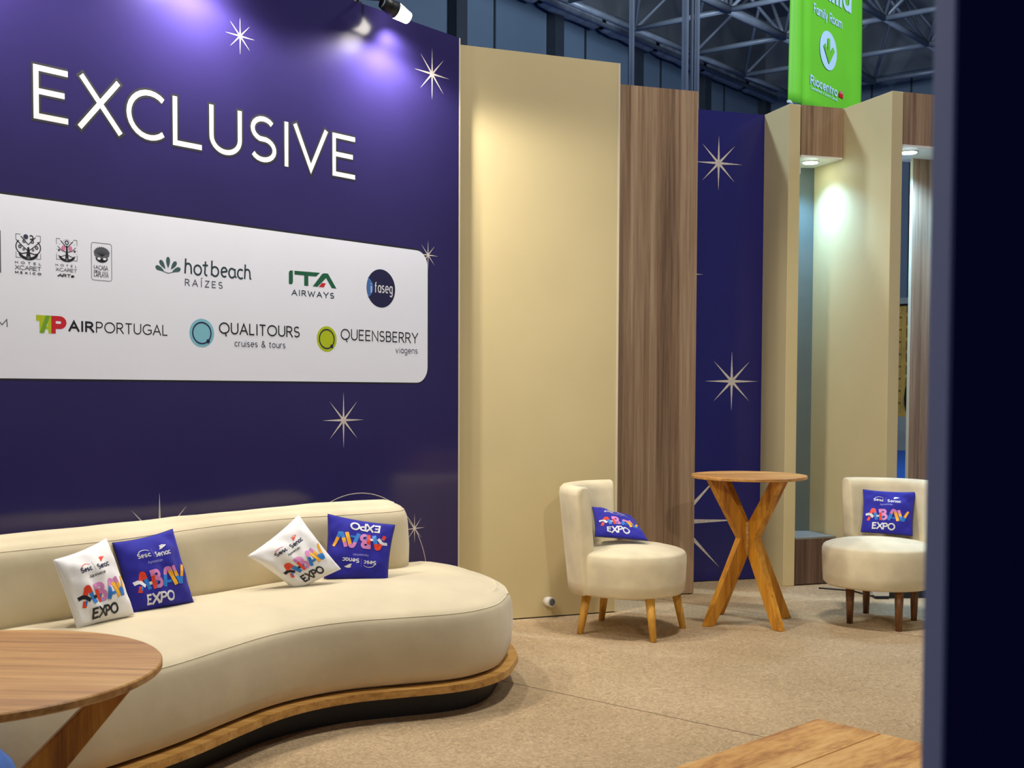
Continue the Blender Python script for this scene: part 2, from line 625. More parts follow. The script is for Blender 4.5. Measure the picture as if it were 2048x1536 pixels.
def _glyphs():
    G = {}
    G[' '] = (0.3, [])
    G['A'] = (0.78, [[(0, 0), (0.39, 1), (0.78, 0)], [(0.13, 0.33), (0.65, 0.33)]])
    G['B'] = (0.6, [[(0, 0), (0, 1)], [(0, 1), (0.3, 1)] + arc(0.3, 0.76, 0.25, 0.24, 90, -90) + [(0, 0.52)], [(0, 0.52), (0.32, 0.52)] + arc(0.32, 0.26, 0.28, 0.26, 90, -90) + [(0, 0)]])
    G['C'] = (0.8, [arc(0.48, 0.5, 0.48, 0.5, 48, 312, 20)])
    G['D'] = (0.75, [[(0, 0), (0, 1), (0.28, 1)] + arc(0.28, 0.5, 0.47, 0.5, 90, -90, 16) + [(0, 0)]])
    G['E'] = (0.56, [[(0.56, 1), (0, 1), (0, 0), (0.56, 0)], [(0, 0.52), (0.5, 0.52)]])
    G['F'] = (0.54, [[(0.54, 1), (0, 1), (0, 0)], [(0, 0.5), (0.48, 0.5)]])
    G['G'] = (0.84, [arc(0.48, 0.5, 0.48, 0.5, 48, 330, 20), [(0.5, 0.45), (0.86, 0.45), (0.86, 0.12)]])
    G['H'] = (0.68, [[(0, 0), (0, 1)], [(0.68, 0), (0.68, 1)], [(0, 0.52), (0.68, 0.52)]])
    G['I'] = (0.08, [[(0.04, 0), (0.04, 1)]])
    G['\u00cd'] = (0.2, [[(0.1, 0), (0.1, 1)], [(0.06, 1.12), (0.24, 1.34)]])
    G['L'] = (0.5, [[(0, 1), (0, 0), (0.5, 0)]])
    G['M'] = (0.86, [[(0, 0), (0.04, 1), (0.43, 0.2), (0.82, 1), (0.86, 0)]])
    G['N'] = (0.68, [[(0, 0), (0, 1), (0.68, 0), (0.68, 1)]])
    G['O'] = (0.98, [arc(0.49, 0.5, 0.49, 0.5, 0, 360, 28)])
    G['P'] = (0.58, [[(0, 0), (0, 1), (0.3, 1)] + arc(0.3, 0.73, 0.28, 0.27, 90, -90) + [(0, 0.46)]])
    G['Q'] = (0.98, [arc(0.49, 0.5, 0.49, 0.5, 0, 360, 28), [(0.56, 0.12), (0.7, -0.2)]])
    G['R'] = (0.62, [[(0, 0), (0, 1), (0.3, 1)] + arc(0.3, 0.74, 0.27, 0.26, 90, -90) + [(0, 0.48)], [(0.3, 0.48), (0.62, 0)]])
    G['S'] = (0.58, [arc(0.29, 0.745, 0.27, 0.255, 35, 250, 12) + arc(0.28, 0.255, 0.29, 0.255, 75, -150, 14)])
    G['T'] = (0.66, [[(0, 1), (0.66, 1)], [(0.33, 1), (0.33, 0)]])
    G['U'] = (0.68, [[(0, 1), (0, 0.34)] + arc(0.34, 0.34, 0.34, 0.34, 180, 360, 14) + [(0.68, 1)]])
    G['V'] = (0.76, [[(0, 1), (0.38, 0), (0.76, 1)]])
    G['W'] = (1.1, [[(0, 1), (0.27, 0), (0.55, 0.85), (0.83, 0), (1.1, 1)]])
    G['X'] = (0.74, [[(0, 0), (0.7, 1)], [(0.04, 1), (0.74, 0)]])
    G['Y'] = (0.72, [[(0, 1), (0.36, 0.45), (0.72, 1)], [(0.36, 0.45), (0.36, 0)]])
    G['Z'] = (0.62, [[(0, 1), (0.62, 1), (0, 0), (0.62, 0)]])
    x = 0.7
    h = x / 2
    G['a'] = (0.5, [arc(0.26, h, 0.26, h, 40, 320, 18), [(0.5, x), (0.5, 0)]])
    G['b'] = (0.52, [[(0.02, 1), (0.02, 0)], arc(0.27, h, 0.25, h, 140, -140, 18)])
    G['c'] = (0.46, [arc(0.27, h, 0.27, h, 45, 315, 16)])
    G['e'] = (0.54, [[(0.03, h), (0.52, h)] + arc(0.27, h, 0.26, h, 0, 310, 18)])
    G['f'] = (0.36, [[(0.12, 0), (0.12, 0.8)] + arc(0.27, 0.8, 0.15, 0.19, 180, 80, 6), [(0, x - 0.04), (0.32, x - 0.04)]])
    G['g'] = (0.5, [arc(0.26, h, 0.26, h, 40, 320, 18), [(0.5, x), (0.5, -0.08)] + arc(0.27, -0.08, 0.23, 0.2, 0, -150, 8)])
    G['h'] = (0.48, [[(0, 1), (0, 0)], [(0, 0.4)] + arc(0.24, x - 0.24, 0.24, 0.24, 170, 0, 10) + [(0.48, 0)]])
    G['i'] = (0.08, [[(0.04, 0), (0.04, x)], [(0.04, 0.88), (0.04, 0.98)]])
    G['\u00ed'] = (0.12, [[(0.06, 0), (0.06, x)], [(0.04, 0.82), (0.18, 1.0)]])
    G['l'] = (0.08, [[(0.04, 0), (0.04, 1)]])
    G['m'] = (0.84, [[(0, x), (0, 0)], [(0, 0.4)] + arc(0.21, x - 0.21, 0.21, 0.21, 170, 0, 8) + [(0.42, 0)], [(0.42, 0.4)] + arc(0.63, x - 0.21, 0.21, 0.21, 170, 0, 8) + [(0.84, 0)]])
    G['n'] = (0.48, [[(0, x), (0, 0)], [(0, 0.4)] + arc(0.24, x - 0.24, 0.24, 0.24, 170, 0, 10) + [(0.48, 0)]])
    G['o'] = (0.56, [arc(0.28, h, 0.28, h, 0, 360, 20)])
    G['p'] = (0.52, [[(0.02, x), (0.02, -0.28)], arc(0.27, h, 0.25, h, 140, -140, 18)])
    G['r'] = (0.3, [[(0, x), (0, 0)], [(0, 0.38)] + arc(0.22, x - 0.24, 0.22, 0.24, 170, 70, 6)])
    G['s'] = (0.42, [arc(0.21, 0.52, 0.2, 0.18, 40, 245, 10) + arc(0.2, 0.18, 0.2, 0.18, 70, -145, 10)])
    G['t'] = (0.34, [[(0.12, 0.92), (0.12, 0.16)] + arc(0.26, 0.16, 0.14, 0.16, 180, 290, 6), [(0, x), (0.32, x)]])
    G['u'] = (0.48, [[(0, x), (0, 0.24)] + arc(0.24, 0.24, 0.24, 0.24, 180, 360, 10) + [(0.48, x)], [(0.48, 0.24), (0.48, 0)]])
    G['v'] = (0.5, [[(0, x), (0.25, 0), (0.5, x)]])
    G['y'] = (0.5, [[(0, x), (0.26, 0.02)], [(0.5, x), (0.18, -0.28)]])
    G['&'] = (0.66, [[(0.66, 0), (0.16, 0.7)] + arc(0.3, 0.82, 0.15, 0.18, 200, -20, 10) + [(0.08, 0.38)] + arc(0.26, 0.22, 0.24, 0.22, 150, 300, 10) + [(0.64, 0.44)]])
    return G


GL = _glyphs()
CUSHION_GROUPS = {}

# ------------------------------------------------------------------ setting: floors, hall shell
fl = prism('floor', [(-4.5, -1.0), (4.2, -1.0), (4.2, 9.3), (-4.5, 9.3)], -0.03, 0.0, M['carpet'])
tag(fl, 'beige felt-like carpet of the stand', 'floor', kind='structure')
hf = prism('floor_hall', [(-40, -12), (40, -12), (40, 45), (-40, 45)], -0.09, -0.031, M['blue_carpet'])
tag(hf, 'bright blue carpet of the hall beyond the stand', 'floor', kind='structure')


def seam_strip(p, q):
    p, q = Vector(p), Vector(q)
    d = (q - p).normalized()
    n = Vector((-d.y, d.x)) * 0.0022
    o = prism('seam', [p - n, q - n, q + n, p + n], 0.0002, 0.0010, M['carpet_seam'], fl)
    return o


M['carpet_seam'] = plain('carpet_seam_dark', rgb(120, 98, 74), 0.9, 0.1, 20)
seam_strip((-0.05, 5.44), (1.02, 4.53))
seam_strip((0.6, 7.92), (3.2, 5.62))

HP0 = Vector((6.3, 30.0, 0))


def hpt(s, z, off=0.0):
    return HP0 + DW * s + NW * off + Vector((0, 0, z))


def hslab(name, s0, s1, z0, z1, off, th, mat, parent=None):
    a, b = hpt(s0, 0, off), hpt(s1, 0, off)
    return slab(name, a, b, th, z0, z1, mat, parent, 1)


wh = hslab('wall_back', -34, 0.3, -0.03, 8.75, 0.0, 0.2, M['wall_metal'])
tag(wh, 'tall blue-grey metal clad long wall of the hall', 'wall', kind='structure')
for k in range(31):
    s = -27.6 + k * 0.945
    if k % 3 != 1:
        hslab('joint', s, s + 0.035, 0, 8.72, 0.03, 0.03, M['darker'], wh)
wu = hslab('wall_upper', -34, 0.3, 8.75, 11.2, 0.05, 0.25, M['wall_upper'])
tag(wu, 'charcoal upper band of the hall wall above the eave', 'wall', kind='structure')


def end_slab(name, w0, w1, z0, z1, off, th, mat, parent=None):
    a = HP0 + NW * w0 - DW * off
    b = HP0 + NW * w1 - DW * off
    return slab(name, a, b, th, z0, z1, mat, parent, 1)


we = end_slab('wall_end', -0.2, 30, 3.35, 8.75, 0.0, 0.2, M['wall_metal'])
tag(we, 'blue-grey metal clad end wall of the hall seen past the corner', 'wall', kind='structure')
for k in range(12):
    end_slab('joint', 0.9 + k * 0.945, 0.935 + k * 0.945, 3.4, 8.7, 0.03, 0.03, M['darker'], we)
eu = end_slab('wall_end_upper', -0.2, 30, 8.75, 11.2, 0.05, 0.25, M['wall_upper'])
tag(eu, 'charcoal upper band of the hall end wall', 'wall', kind='structure')
wbk = end_slab('wall_block', -0.2, 30, -0.03, 3.35, 0.06, 0.25, M['block'])
tag(wbk, 'yellow breeze-block wall low on the hall end wall', 'wall', kind='structure')
for r in range(9):
    for c in range(4):
        w0 = 3.1 + c * 0.3
        z0 = 0.86 + r * 0.285
        end_slab('hollow_shade', w0 + 0.05, w0 + 0.24, z0 + 0.03, z0 + 0.24, 0.068, 0.01, M['block_shade'], wbk)  # dark plate showing at left and top, the hollow's shade as colour
        end_slab('block_face', w0 + 0.09, w0 + 0.24, z0 + 0.03, z0 + 0.19, 0.075, 0.01, M['block'], wbk)
pl = end_slab('trim_plinth', -0.2, 30, -0.03, 0.76, 0.14, 0.1, M['concrete'])
tag(pl, 'grey concrete base under the yellow breeze blocks', 'trim', kind='structure')
lg = end_slab('trim_ledge', -0.2, 30, 3.38, 3.52, 0.2, 0.24, M['concrete'])
tag(lg, 'grey concrete ledge above the yellow breeze blocks', 'trim', kind='structure')

roof = prism('ceiling', [HP0 - DW * 36 - NW * 1, HP0 + DW * 1 - NW * 1, HP0 + DW * 1 + NW * 32, HP0 - DW * 36 + NW * 32], 10.6, 10.75, M['deck'])
tag(roof, 'dark charcoal roof deck of the hall', 'ceiling', kind='structure')

gut = empty('trim_eave', hpt(-17, 8.7, 0.3))
tag(gut, 'lumpy grey wrapped duct along the eave of the hall wall', 'duct', kind='structure')
for (z, off, r) in ((8.82, 0.35, 0.09), (8.62, 0.38, 0.05)):
    bar('pipe', hpt(-20, z, off) - Vector(gut.location), hpt(-0.1, z, off) - Vector(gut.location), r, M['foil'], gut)
for k in range(9):
    s0 = -17.5 + k * 2.0
    v, f = [], []
    nseg, nr = 20, 10
    for i in range(nseg + 1):
        s = s0 + 1.86 * i / nseg
        for j in range(nr):
            a = 2 * pi * j / nr
            rr = 0.17 * (1 + 0.22 * noise.noise(Vector((s * 3.1, cos(a) * 1.3, sin(a) * 1.3)))) * (0.7 if i in (0, nseg) else 1)
            v.append(hpt(s, 8.7 + rr * sin(a), 0.24 + rr * cos(a)) - Vector(gut.location))
    for i in range(nseg):
        for j in range(nr):
            f.append((i * nr + j, i * nr + (j + 1) % nr, (i + 1) * nr + (j + 1) % nr, (i + 1) * nr + j))
    mesh_obj('wrapped_duct', v, f, M['foil'], gut, smooth=True)

for k, s in enumerate((-11.7, -8.87, -6.04, -3.17, -0.2)):
    c = hslab('column', s - 0.14, s + 0.14, -0.03, 8.75, 0.22, 0.2, M['darker'])
    tag(c, ['dark steel column of the hall wall behind the right end of the blue wall',
            'dark steel column of the hall wall above the broad beige panel',
            'dark steel column of the hall wall above the left end of the wood panel',
            'dark steel column of the hall wall above the left end of the narrow blue panel',
            'dark steel column in the far corner of the hall'][k], 'column', 'steel columns of the hall wall')
for k, (x, r) in enumerate(((1.185, 0.028), (1.722, 0.036), (1.79, 0.018), (1.838, 0.03))):
    c = bar('hanging_pipe', (x, 12.0, 3.2), (x, 12.0, 9.4), r, M['grey_metal'], None, seg=10)
    tag(c, ['single slim grey pipe rising behind the left end of the wood panel',
            'leftmost pipe of the trio behind the right end of the wood panel',
            'thin middle pipe of the trio behind the right end of the wood panel',
            'rightmost pipe of the trio behind the right end of the wood panel'][k], 'pipe', 'vertical pipes behind the wood panel')

# space frame under the roof
TB = Vector((2.37, 23.37, 8.4))
ES = Vector((1.40, 1.665, 0))
EW = Vector((1.62, -1.20, 0))


def node(j, i):
    return TB + ES * j + EW * i


def tnode(j, i):
    return TB + ES * (j + 0.5) + EW * (i + 0.5) + Vector((0, 0, 1.55))


tr = empty('roof_truss', (0, 0, 0))
tr.location = TB
tag(tr, 'dark steel space frame of tubes under the hall roof', 'roof truss')
J0, J1, I1 = -2, 3, 4


def tb(name, p, q, r):
    bar(name, p - TB, q - TB, r, M['dark_metal'], tr, seg=7)


for i in range(I1 + 1):
    for j in range(J0, J1):
        tb('chord', node(j, i), node(j + 1, i), 0.085 if i % 2 == 1 else 0.06)
for j in range(J0, J1 + 1):
    for i in range(I1):
        tb('chord', node(j, i), node(j, i + 1), 0.055)
for j in range(J0, J1):
    for i in range(I1):
        t = tnode(j, i)
        for a, b in ((j, i), (j + 1, i), (j, i + 1), (j + 1, i + 1)):
            tb('strut', node(a, b), t, 0.036)
for j in range(J0, J1):
    for i in range(I1 - 1):
        tb('top_chord', tnode(j, i), tnode(j, i + 1), 0.05)

# ------------------------------------------------------------------ the blue wall with its print
WL0 = -3.35
wl = slab('wall_left', wpt(WL0, 0), wpt(0, 0), 0.09, 0, 3.3, M['blue_vinyl'])
tag(wl, 'deep blue vinyl wall printed with EXCLUSIVE, a white logo board and stars', 'wall', kind='structure')


def wmap(off):
    return lambda s, z, h=0.0: wpt(s, z, off + h)


wt = slab('edge_trim', wpt(0.001, 0), wpt(0.012, 0), 0.09, 0, 3.3, M['cream_trim'], wl)

pr = Print()
T = 0.0232
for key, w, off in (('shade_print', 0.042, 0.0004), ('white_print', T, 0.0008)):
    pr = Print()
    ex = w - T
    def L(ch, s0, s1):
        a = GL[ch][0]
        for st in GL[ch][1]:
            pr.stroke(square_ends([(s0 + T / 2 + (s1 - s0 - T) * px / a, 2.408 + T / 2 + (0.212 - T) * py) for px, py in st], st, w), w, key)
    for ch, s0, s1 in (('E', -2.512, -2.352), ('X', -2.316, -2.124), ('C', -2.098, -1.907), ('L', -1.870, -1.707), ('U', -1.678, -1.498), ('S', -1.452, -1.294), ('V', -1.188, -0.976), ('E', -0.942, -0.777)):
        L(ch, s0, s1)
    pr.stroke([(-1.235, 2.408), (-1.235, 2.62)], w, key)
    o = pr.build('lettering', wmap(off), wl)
    if key == 'white_print':
        tag(o, 'large thin white capital letters EXCLUSIVE')
    else:
        tag(o, 'dark halo printed round the white letters')


def rrect(x0, x1, y0, y1, r):
    return arc(x1 - r, y1 - r, r, r, 0, 90, 8) + arc(x0 + r, y1 - r, r, r, 90, 180, 8) + arc(x0 + r, y0 + r, r, r, 180, 270, 8) + arc(x1 - r, y0 + r, r, r, 270, 360, 8)


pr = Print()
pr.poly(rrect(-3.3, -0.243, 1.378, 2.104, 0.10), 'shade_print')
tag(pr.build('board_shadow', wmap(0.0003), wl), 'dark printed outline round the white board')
pr = Print()
pr.poly(rrect(-3.28, -0.252, 1.386, 2.095, 0.085), 'board_white')
board = tag(pr.build('logo_board', wmap(0.0006), wl), 'white round-cornered field of sponsor logos')


def logo(pr, lab):
    return tag(pr.build('logo', wmap(0.0009), board), lab)


def tree_emblem(pr, cx, top, bot, hw, key='ink', pink=False, dense=False):
    H = top - bot
    cy = bot + H * 0.52
    w = 0.0034
    # corner brackets
    for sx in (-1, 1):
        pr.stroke([(cx + sx * hw, top - 0.022), (cx + sx * hw, top), (cx + sx * hw * 0.62, top)], 0.0018, key)
        pr.stroke([(cx + sx * hw, bot + 0.030), (cx + sx * hw, bot + 0.008), (cx + sx * hw * 0.62, bot + 0.008)], 0.0018, key)
    # base bowl
    pr.poly([(cx - hw * 0.8, bot + H * 0.27)] + arc(cx, bot + H * 0.28, hw * 0.8, H * 0.28, 180, 360, 14) + arc(cx, bot + H * 0.30, hw * 0.62, H * 0.18, 340, 200, 10), key)
    pr.poly([(cx - hw * 0.2, bot + 0.005), (cx + hw * 0.2, bot + 0.005), (cx + hw * 0.07, cy), (cx - hw * 0.07, cy)], key)
    # branches
    for sx in (-1, 1):
        pr.stroke([(cx, bot + H * 0.62), (cx + sx * hw * 0.6, top - H * 0.07)], w, key)
        if pink:
            pr.stroke([(cx, bot + H * 0.42), (cx + sx * hw * 0.5, bot + H * 0.5), (cx + sx * hw * 0.85, bot + H * 0.66)], w * 0.8, key)
            pr.stroke([(cx, bot + H * 0.32), (cx + sx * hw * 0.72, bot + H * 0.2)], w * 0.8, key)
            pr.ring(cx + sx * hw * 0.34, bot + H * 0.6, hw * 0.15, H * 0.10, 0.0035, 'rose', 12)
            pr.disc(cx + sx * hw * 0.33, bot + H * 0.60, hw * 0.12, H * 0.06, 'pink', 10)
            pr.disc(cx + sx * hw * 0.76, bot + H * 0.5, hw * 0.12, H * 0.05, 'ink_soft', 8)
            for q in range(7):
                a = radians(-35 + 20 * q)
                pr.disc(cx + sx * hw * 1.0 * cos(a), bot + H * 0.5 + H * 0.4 * sin(a), 0.0014, 0.0014, key, 6)
        else:
            pr.stroke([(cx, bot + H * 0.36), (cx + sx * hw * 0.5, bot + H * 0.56), (cx + sx * hw * 0.98, top - H * 0.22)], w, key)
            pr.stroke([(cx + sx * hw * 0.1, bot + H * 0.3)] + arc(cx + sx * hw * 0.5, bot + H * 0.52, hw * 0.5, H * 0.27, -90 if sx > 0 else 270, 60 if sx > 0 else 120, 12), w * 1.2, key)
            for (fx, fy, fr) in ((0.34, 0.74, 0.16), (0.68, 0.52, 0.17), (0.38, 0.42, 0.12)):
                for q in range(6):
                    a = q * pi / 3
                    pr.disc(cx + sx * hw * fx + hw * fr * 0.6 * cos(a), bot + H * fy + hw * fr * 0.6 * sin(a), hw * fr * 0.32, hw * fr * 0.32, key, 7)
    if pink:
        pr.poly([(cx - hw * 0.12, bot + H * 0.2), (cx + hw * 0.12, bot + H * 0.2), (cx + hw * 0.07, bot + H * 0.72), (cx - hw * 0.07, bot + H * 0.72)], key)
        pr.ring(cx, bot + H * 0.86, hw * 0.16, H * 0.08, 0.004, 'ink_soft', 12)
        for q in range(9):
            a = radians(20 + 17 * q)
            pr.disc(cx + hw * 0.36 * cos(a), bot + H * 0.84 + H * 0.16 * sin(a), 0.0012, 0.0012, key, 6)
        pr.disc(cx, bot + H * 0.11, hw * 0.13, H * 0.08, 'ink_grey', 10)
    else:
        pr.disc(cx - hw * 0.2, top - H * 0.08, hw * 0.2, H * 0.1, 'ink_soft', 14)
        pr.stroke(arc(cx + hw * 0.24, top - H * 0.09, hw * 0.15, H * 0.075, 230, 500, 12), 0.0045, key)
        pr.disc(cx, bot + H * 0.1, hw * 0.13, H * 0.07, 'ink_grey', 10)


pr = Print()
tree_emblem(pr, -2.540, 1.949, 1.850, 0.051)
pr.text('HOTEL', -2.595, -2.488, 1.834, 0.0095, 0.0020, 'ink', 0.9)
pr.text('XCARET', -2.595, -2.488, 1.811, 0.0165, 0.0022, 'ink', 0.12)
pr.text('MEXICO', -2.595, -2.488, 1.795, 0.0095, 0.0026, 'ink', 0.75)
logo(pr, 'black tree emblem over three lines of hotel lettering')
pr = Print()
tree_emblem(pr, -2.376, 1.948, 1.857, 0.045, pink=True)
pr.text('HOTEL', -2.425, -2.333, 1.838, 0.009, 0.0017, 'ink_soft', 0.9)
pr.text('XCARET', -2.425, -2.333, 1.818, 0.0135, 0.0019, 'ink', 0.14)
pr.text('ARTe', -2.416, -2.346, 1.7955, 0.0135, 0.0032, 'ink', 0.12, 0.12)
pr.stroke([(-2.418, 1.8012), (-2.385, 1.8012)], 0.002, 'ink')
logo(pr, 'tree emblem with pink blossoms over hotel lettering')
pr = Print()
pr.stroke(rrect(-2.267, -2.174, 1.7945, 1.948, 0.010) + [(-2.174, 1.938)], 0.0022, 'ink_grey', closed=True)
pr.disc(-2.2195, 1.906, 0.036, 0.026, 'ink_grey', 24)
for k in range(11):
    a = radians(20 + 14 * k)
    pr.stroke([(-2.2195, 1.893), (-2.2195 + 0.041 * cos(a), 1.902 + 0.033 * sin(a))], 0.0020, 'ink')
pr.poly(arc(-2.2195, 1.890, 0.030, 0.022, 190, 350, 12), 'ink')
pr.disc(-2.2325, 1.884, 0.008, 0.005, 'board_white', 10)
pr.disc(-2.2065, 1.884, 0.008, 0.005, 'board_white', 10)
pr.text('LA', -2.255, -2.238, 1.842, 0.014, 0.0022, 'ink', 0.2)
pr.text('CASA', -2.234, -2.192, 1.837, 0.019, 0.0022, 'ink', 0.12)
pr.text('DE', -2.255, -2.239, 1.824, 0.012, 0.0022, 'ink', 0.2)
pr.text('LA', -2.255, -2.239, 1.809, 0.012, 0.0022, 'ink', 0.2)
pr.text('PLAYA', -2.236, -2.190, 1.808, 0.024, 0.0022, 'ink', 0.1)
logo(pr, 'framed round tree mark with hand-drawn capitals')

pr = Print()
for a, L_ in ((90, 0.050), (52, 0.046), (128, 0.046), (20, 0.046), (160, 0.046)):
    ca, sa = cos(radians(a)), sin(radians(a))
    x0, y0 = -1.899 + ca * 0.022, 1.853 + sa * 0.018
    pts = []
    for q in range(17):
        t = q / 16 * 2 * pi
        rr = 0.5 - 0.5 * cos(t)
        xx = L_ * (1 - (0.5 + 0.5 * cos(t)) ** 1.0) if False else L_ * rr
        yy = 0.0135 * sin(t) * (rr ** 0.55)
        pts.append((x0 + xx * ca - yy * sa, y0 + xx * sa + yy * ca))
    pr.poly(pts[:-1], 'teal')
pr.stroke([(-1.945, 1.862), (-1.899, 1.850), (-1.853, 1.862)], 0.003, 'teal')
w = 0.0082
for st in ([(-1.808, 1.922), (-1.812, 1.856)], [(-1.811, 1.872)] + arc(-1.795, 1.884, 0.015, 0.017, 160, 0, 8) + [(-1.779, 1.856)],
           arc(-1.745, 1.876, 0.019, 0.021, 0, 360, 20),
           [(-1.703, 1.918), (-1.707, 1.866)] + arc(-1.697, 1.866, 0.010, 0.010, 180, 290, 6), [(-1.719, 1.899), (-1.690, 1.901)],
           [(-1.668, 1.925), (-1.671, 1.858)], arc(-1.652, 1.877, 0.019, 0.021, 150, -150, 16),
           [(-1.617, 1.877), (-1.588, 1.882)] + arc(-1.601, 1.878, 0.016, 0.021, 20, 310, 14),
           arc(-1.558, 1.877, 0.017, 0.021, 40, 320, 14), [(-1.541, 1.898), (-1.541, 1.866), (-1.534, 1.857)],
           arc(-1.508, 1.877, 0.018, 0.021, 50, 310, 14),
           [(-1.482, 1.923), (-1.486, 1.856)], [(-1.485, 1.872)] + arc(-1.470, 1.884, 0.014, 0.017, 160, 0, 8) + [(-1.455, 1.862), (-1.449, 1.856)]):
    pr.stroke(st, w, 'deep_teal')
pr.text('RA\u00cdZES', -1.811, -1.612, 1.802, 0.031, 0.0040, 'ink_soft', 0.5)
logo(pr, 'five green leaves beside handwritten lettering')

pr = Print()
h0, h1 = 1.851, 1.918
pr.poly([(-1.223, h0 + 0.002), (-1.223, h1 - 0.016)] + arc(-1.209, h1 - 0.014, 0.014, 0.014, 180, 100, 5) + [(-1.198, h1), (-1.198, h0 + 0.014)] + arc(-1.212, h0 + 0.014, 0.014, 0.014, 0, -80, 5), 'green')
pr.poly([(-1.188, h1), (-1.025, h1 + 0.003), (-1.050, h1 - 0.017), (-1.101, h1 - 0.018), (-1.101, h0), (-1.127, h0), (-1.127, h1 - 0.018), (-1.188, h1 - 0.018)], 'green')
pr.poly([(-1.073, h0), (-1.012, h1 - 0.002), (-0.998, h1 + 0.003), (-0.973, h1 + 0.003), (-0.917, h0), (-0.948, h0), (-0.986, h1 - 0.020), (-1.042, h0)], 'green')
pr.poly([(-1.034, h0), (-1.014, h0 + 0.021), (-0.987, h0 + 0.021), (-1.001, h0)], 'red')
pr.text('AIRWAYS', -1.204, -0.935, 1.799, 0.029, 0.0052, 'deep_teal', 0.38)
logo(pr, 'green slanted letters with a red chip over AIRWAYS')

pr = Print()
pr.disc(-0.606, 1.873, 0.104, 0.099, 'navy', 48)
pr.poly(arc(-0.606, 1.873, 0.102, 0.097, 145, 215, 10) + arc(-0.735, 1.873, 0.073, 0.058, -62, 62, 10), 'midblue')
pr.text('i', -0.680, -0.673, 1.847, 0.052, 0.006, 'white_print')
pr.text('faseg', -0.650, -0.524, 1.850, 0.055, 0.0062, 'white_print', 0.26)
logo(pr, 'round navy badge with white lower-case lettering')

pr = Print()
pr.poly([(-2.511, 1.638), (-2.446, 1.638), (-2.446, 1.615), (-2.477, 1.615), (-2.477, 1.567), (-2.497, 1.567), (-2.497, 1.615), (-2.511, 1.615)], 'lime')
pr.poly([(-2.466, 1.638), (-2.446, 1.638), (-2.441, 1.567), (-2.459, 1.567), (-2.461, 1.583), (-2.477, 1.583), (-2.477, 1.596), (-2.462, 1.596)], 'lime')
pr.poly([(-2.470, 1.638), (-2.452, 1.638), (-2.478, 1.567), (-2.497, 1.567)], 'leafgreen')
pr.poly([(-2.447, 1.638), (-2.415, 1.638)] + arc(-2.411, 1.612, 0.030, 0.026, 90, -90, 12) + [(-2.428, 1.586), (-2.428, 1.567), (-2.447, 1.567)], 'red')
pr.poly(rrect(-2.428, -2.405, 1.607, 1.617, 0.004), 'board_white')
pr.text('AIR', -2.368, -2.263, 1.579, 0.044, 0.0088, 'ink', 0.30)
pr.text('PORTUGAL', -2.247, -1.905, 1.578, 0.046, 0.0050, 'ink', 0.24)
logo(pr, 'lime and red block letters beside airline lettering')

for cx, rx, ry, fill, t1, t2, lab in ((-1.725, 0.066, 0.0635, 'aqua', ('QUALITOURS', -1.629, -1.159, 1.598, 0.053, 0.0066), ('cruises & tours', -1.544, -1.247, 1.543, 0.031, 0.0036), 'pale blue disc with a dark ring beside capitals'),
                                      (-0.982, 0.0655, 0.0630, 'lime', ('QUEENSBERRY', -0.886, -0.331, 1.597, 0.056, 0.0062), ('viagens', -0.498, -0.332, 1.541, 0.033, 0.0036), 'lime green disc with a dark ring beside capitals')):
    pr = Print()
    pr.disc(cx, 1.5975, rx, ry, fill, 48)
    o1 = logo(pr, lab)
    pr = Print()
    pr.ring(cx, 1.5975, rx * 0.74, ry * 0.74, 0.0062, 'navy')
    pr.disc(cx + rx * 0.50, 1.5975 - ry * 0.56, 0.0095, 0.0095, 'navy', 16)
    pr.text(t1[0], t1[1], t1[2], t1[3], t1[4], t1[5], 'ink', 0.24)
    pr.text(t2[0], t2[1], t2[2], t2[3], t2[4], t2[5], 'ink_soft', 0.22)
    pr.build('logo_mark', wmap(0.0013), o1)
pr = Print()
pr.text('M', -2.672, -2.630, 1.585, 0.031, 0.0042, 'ink_grey')
pr.poly([(-2.80, 1.793), (-2.652, 1.793), (-2.652, 1.955), (-2.80, 1.955)], 'ink_grey')
logo(pr, 'grey letter and grey block cut by the picture edge')

for s, z, R in ((-1.505, 2.960, 0.084), (-0.219, 3.056, 0.139), (-0.249, 2.078, 0.080), (-0.870, 1.193, 0.142), (-1.951, 0.690, 0.208), (-0.353, 0.598, 0.082)):
    pr = Print()
    pr.star(s, z, R, 'star_print', 0.040)
    pr.build('star_print', wmap(0.0004), wl)
pr = Print()
pr.stroke(arc(-0.779, 0.288, 0.529, 0.529, -30, 210, 72), 0.0042, 'star_print')
pr.build('ring_print', wmap(0.0003), wl)


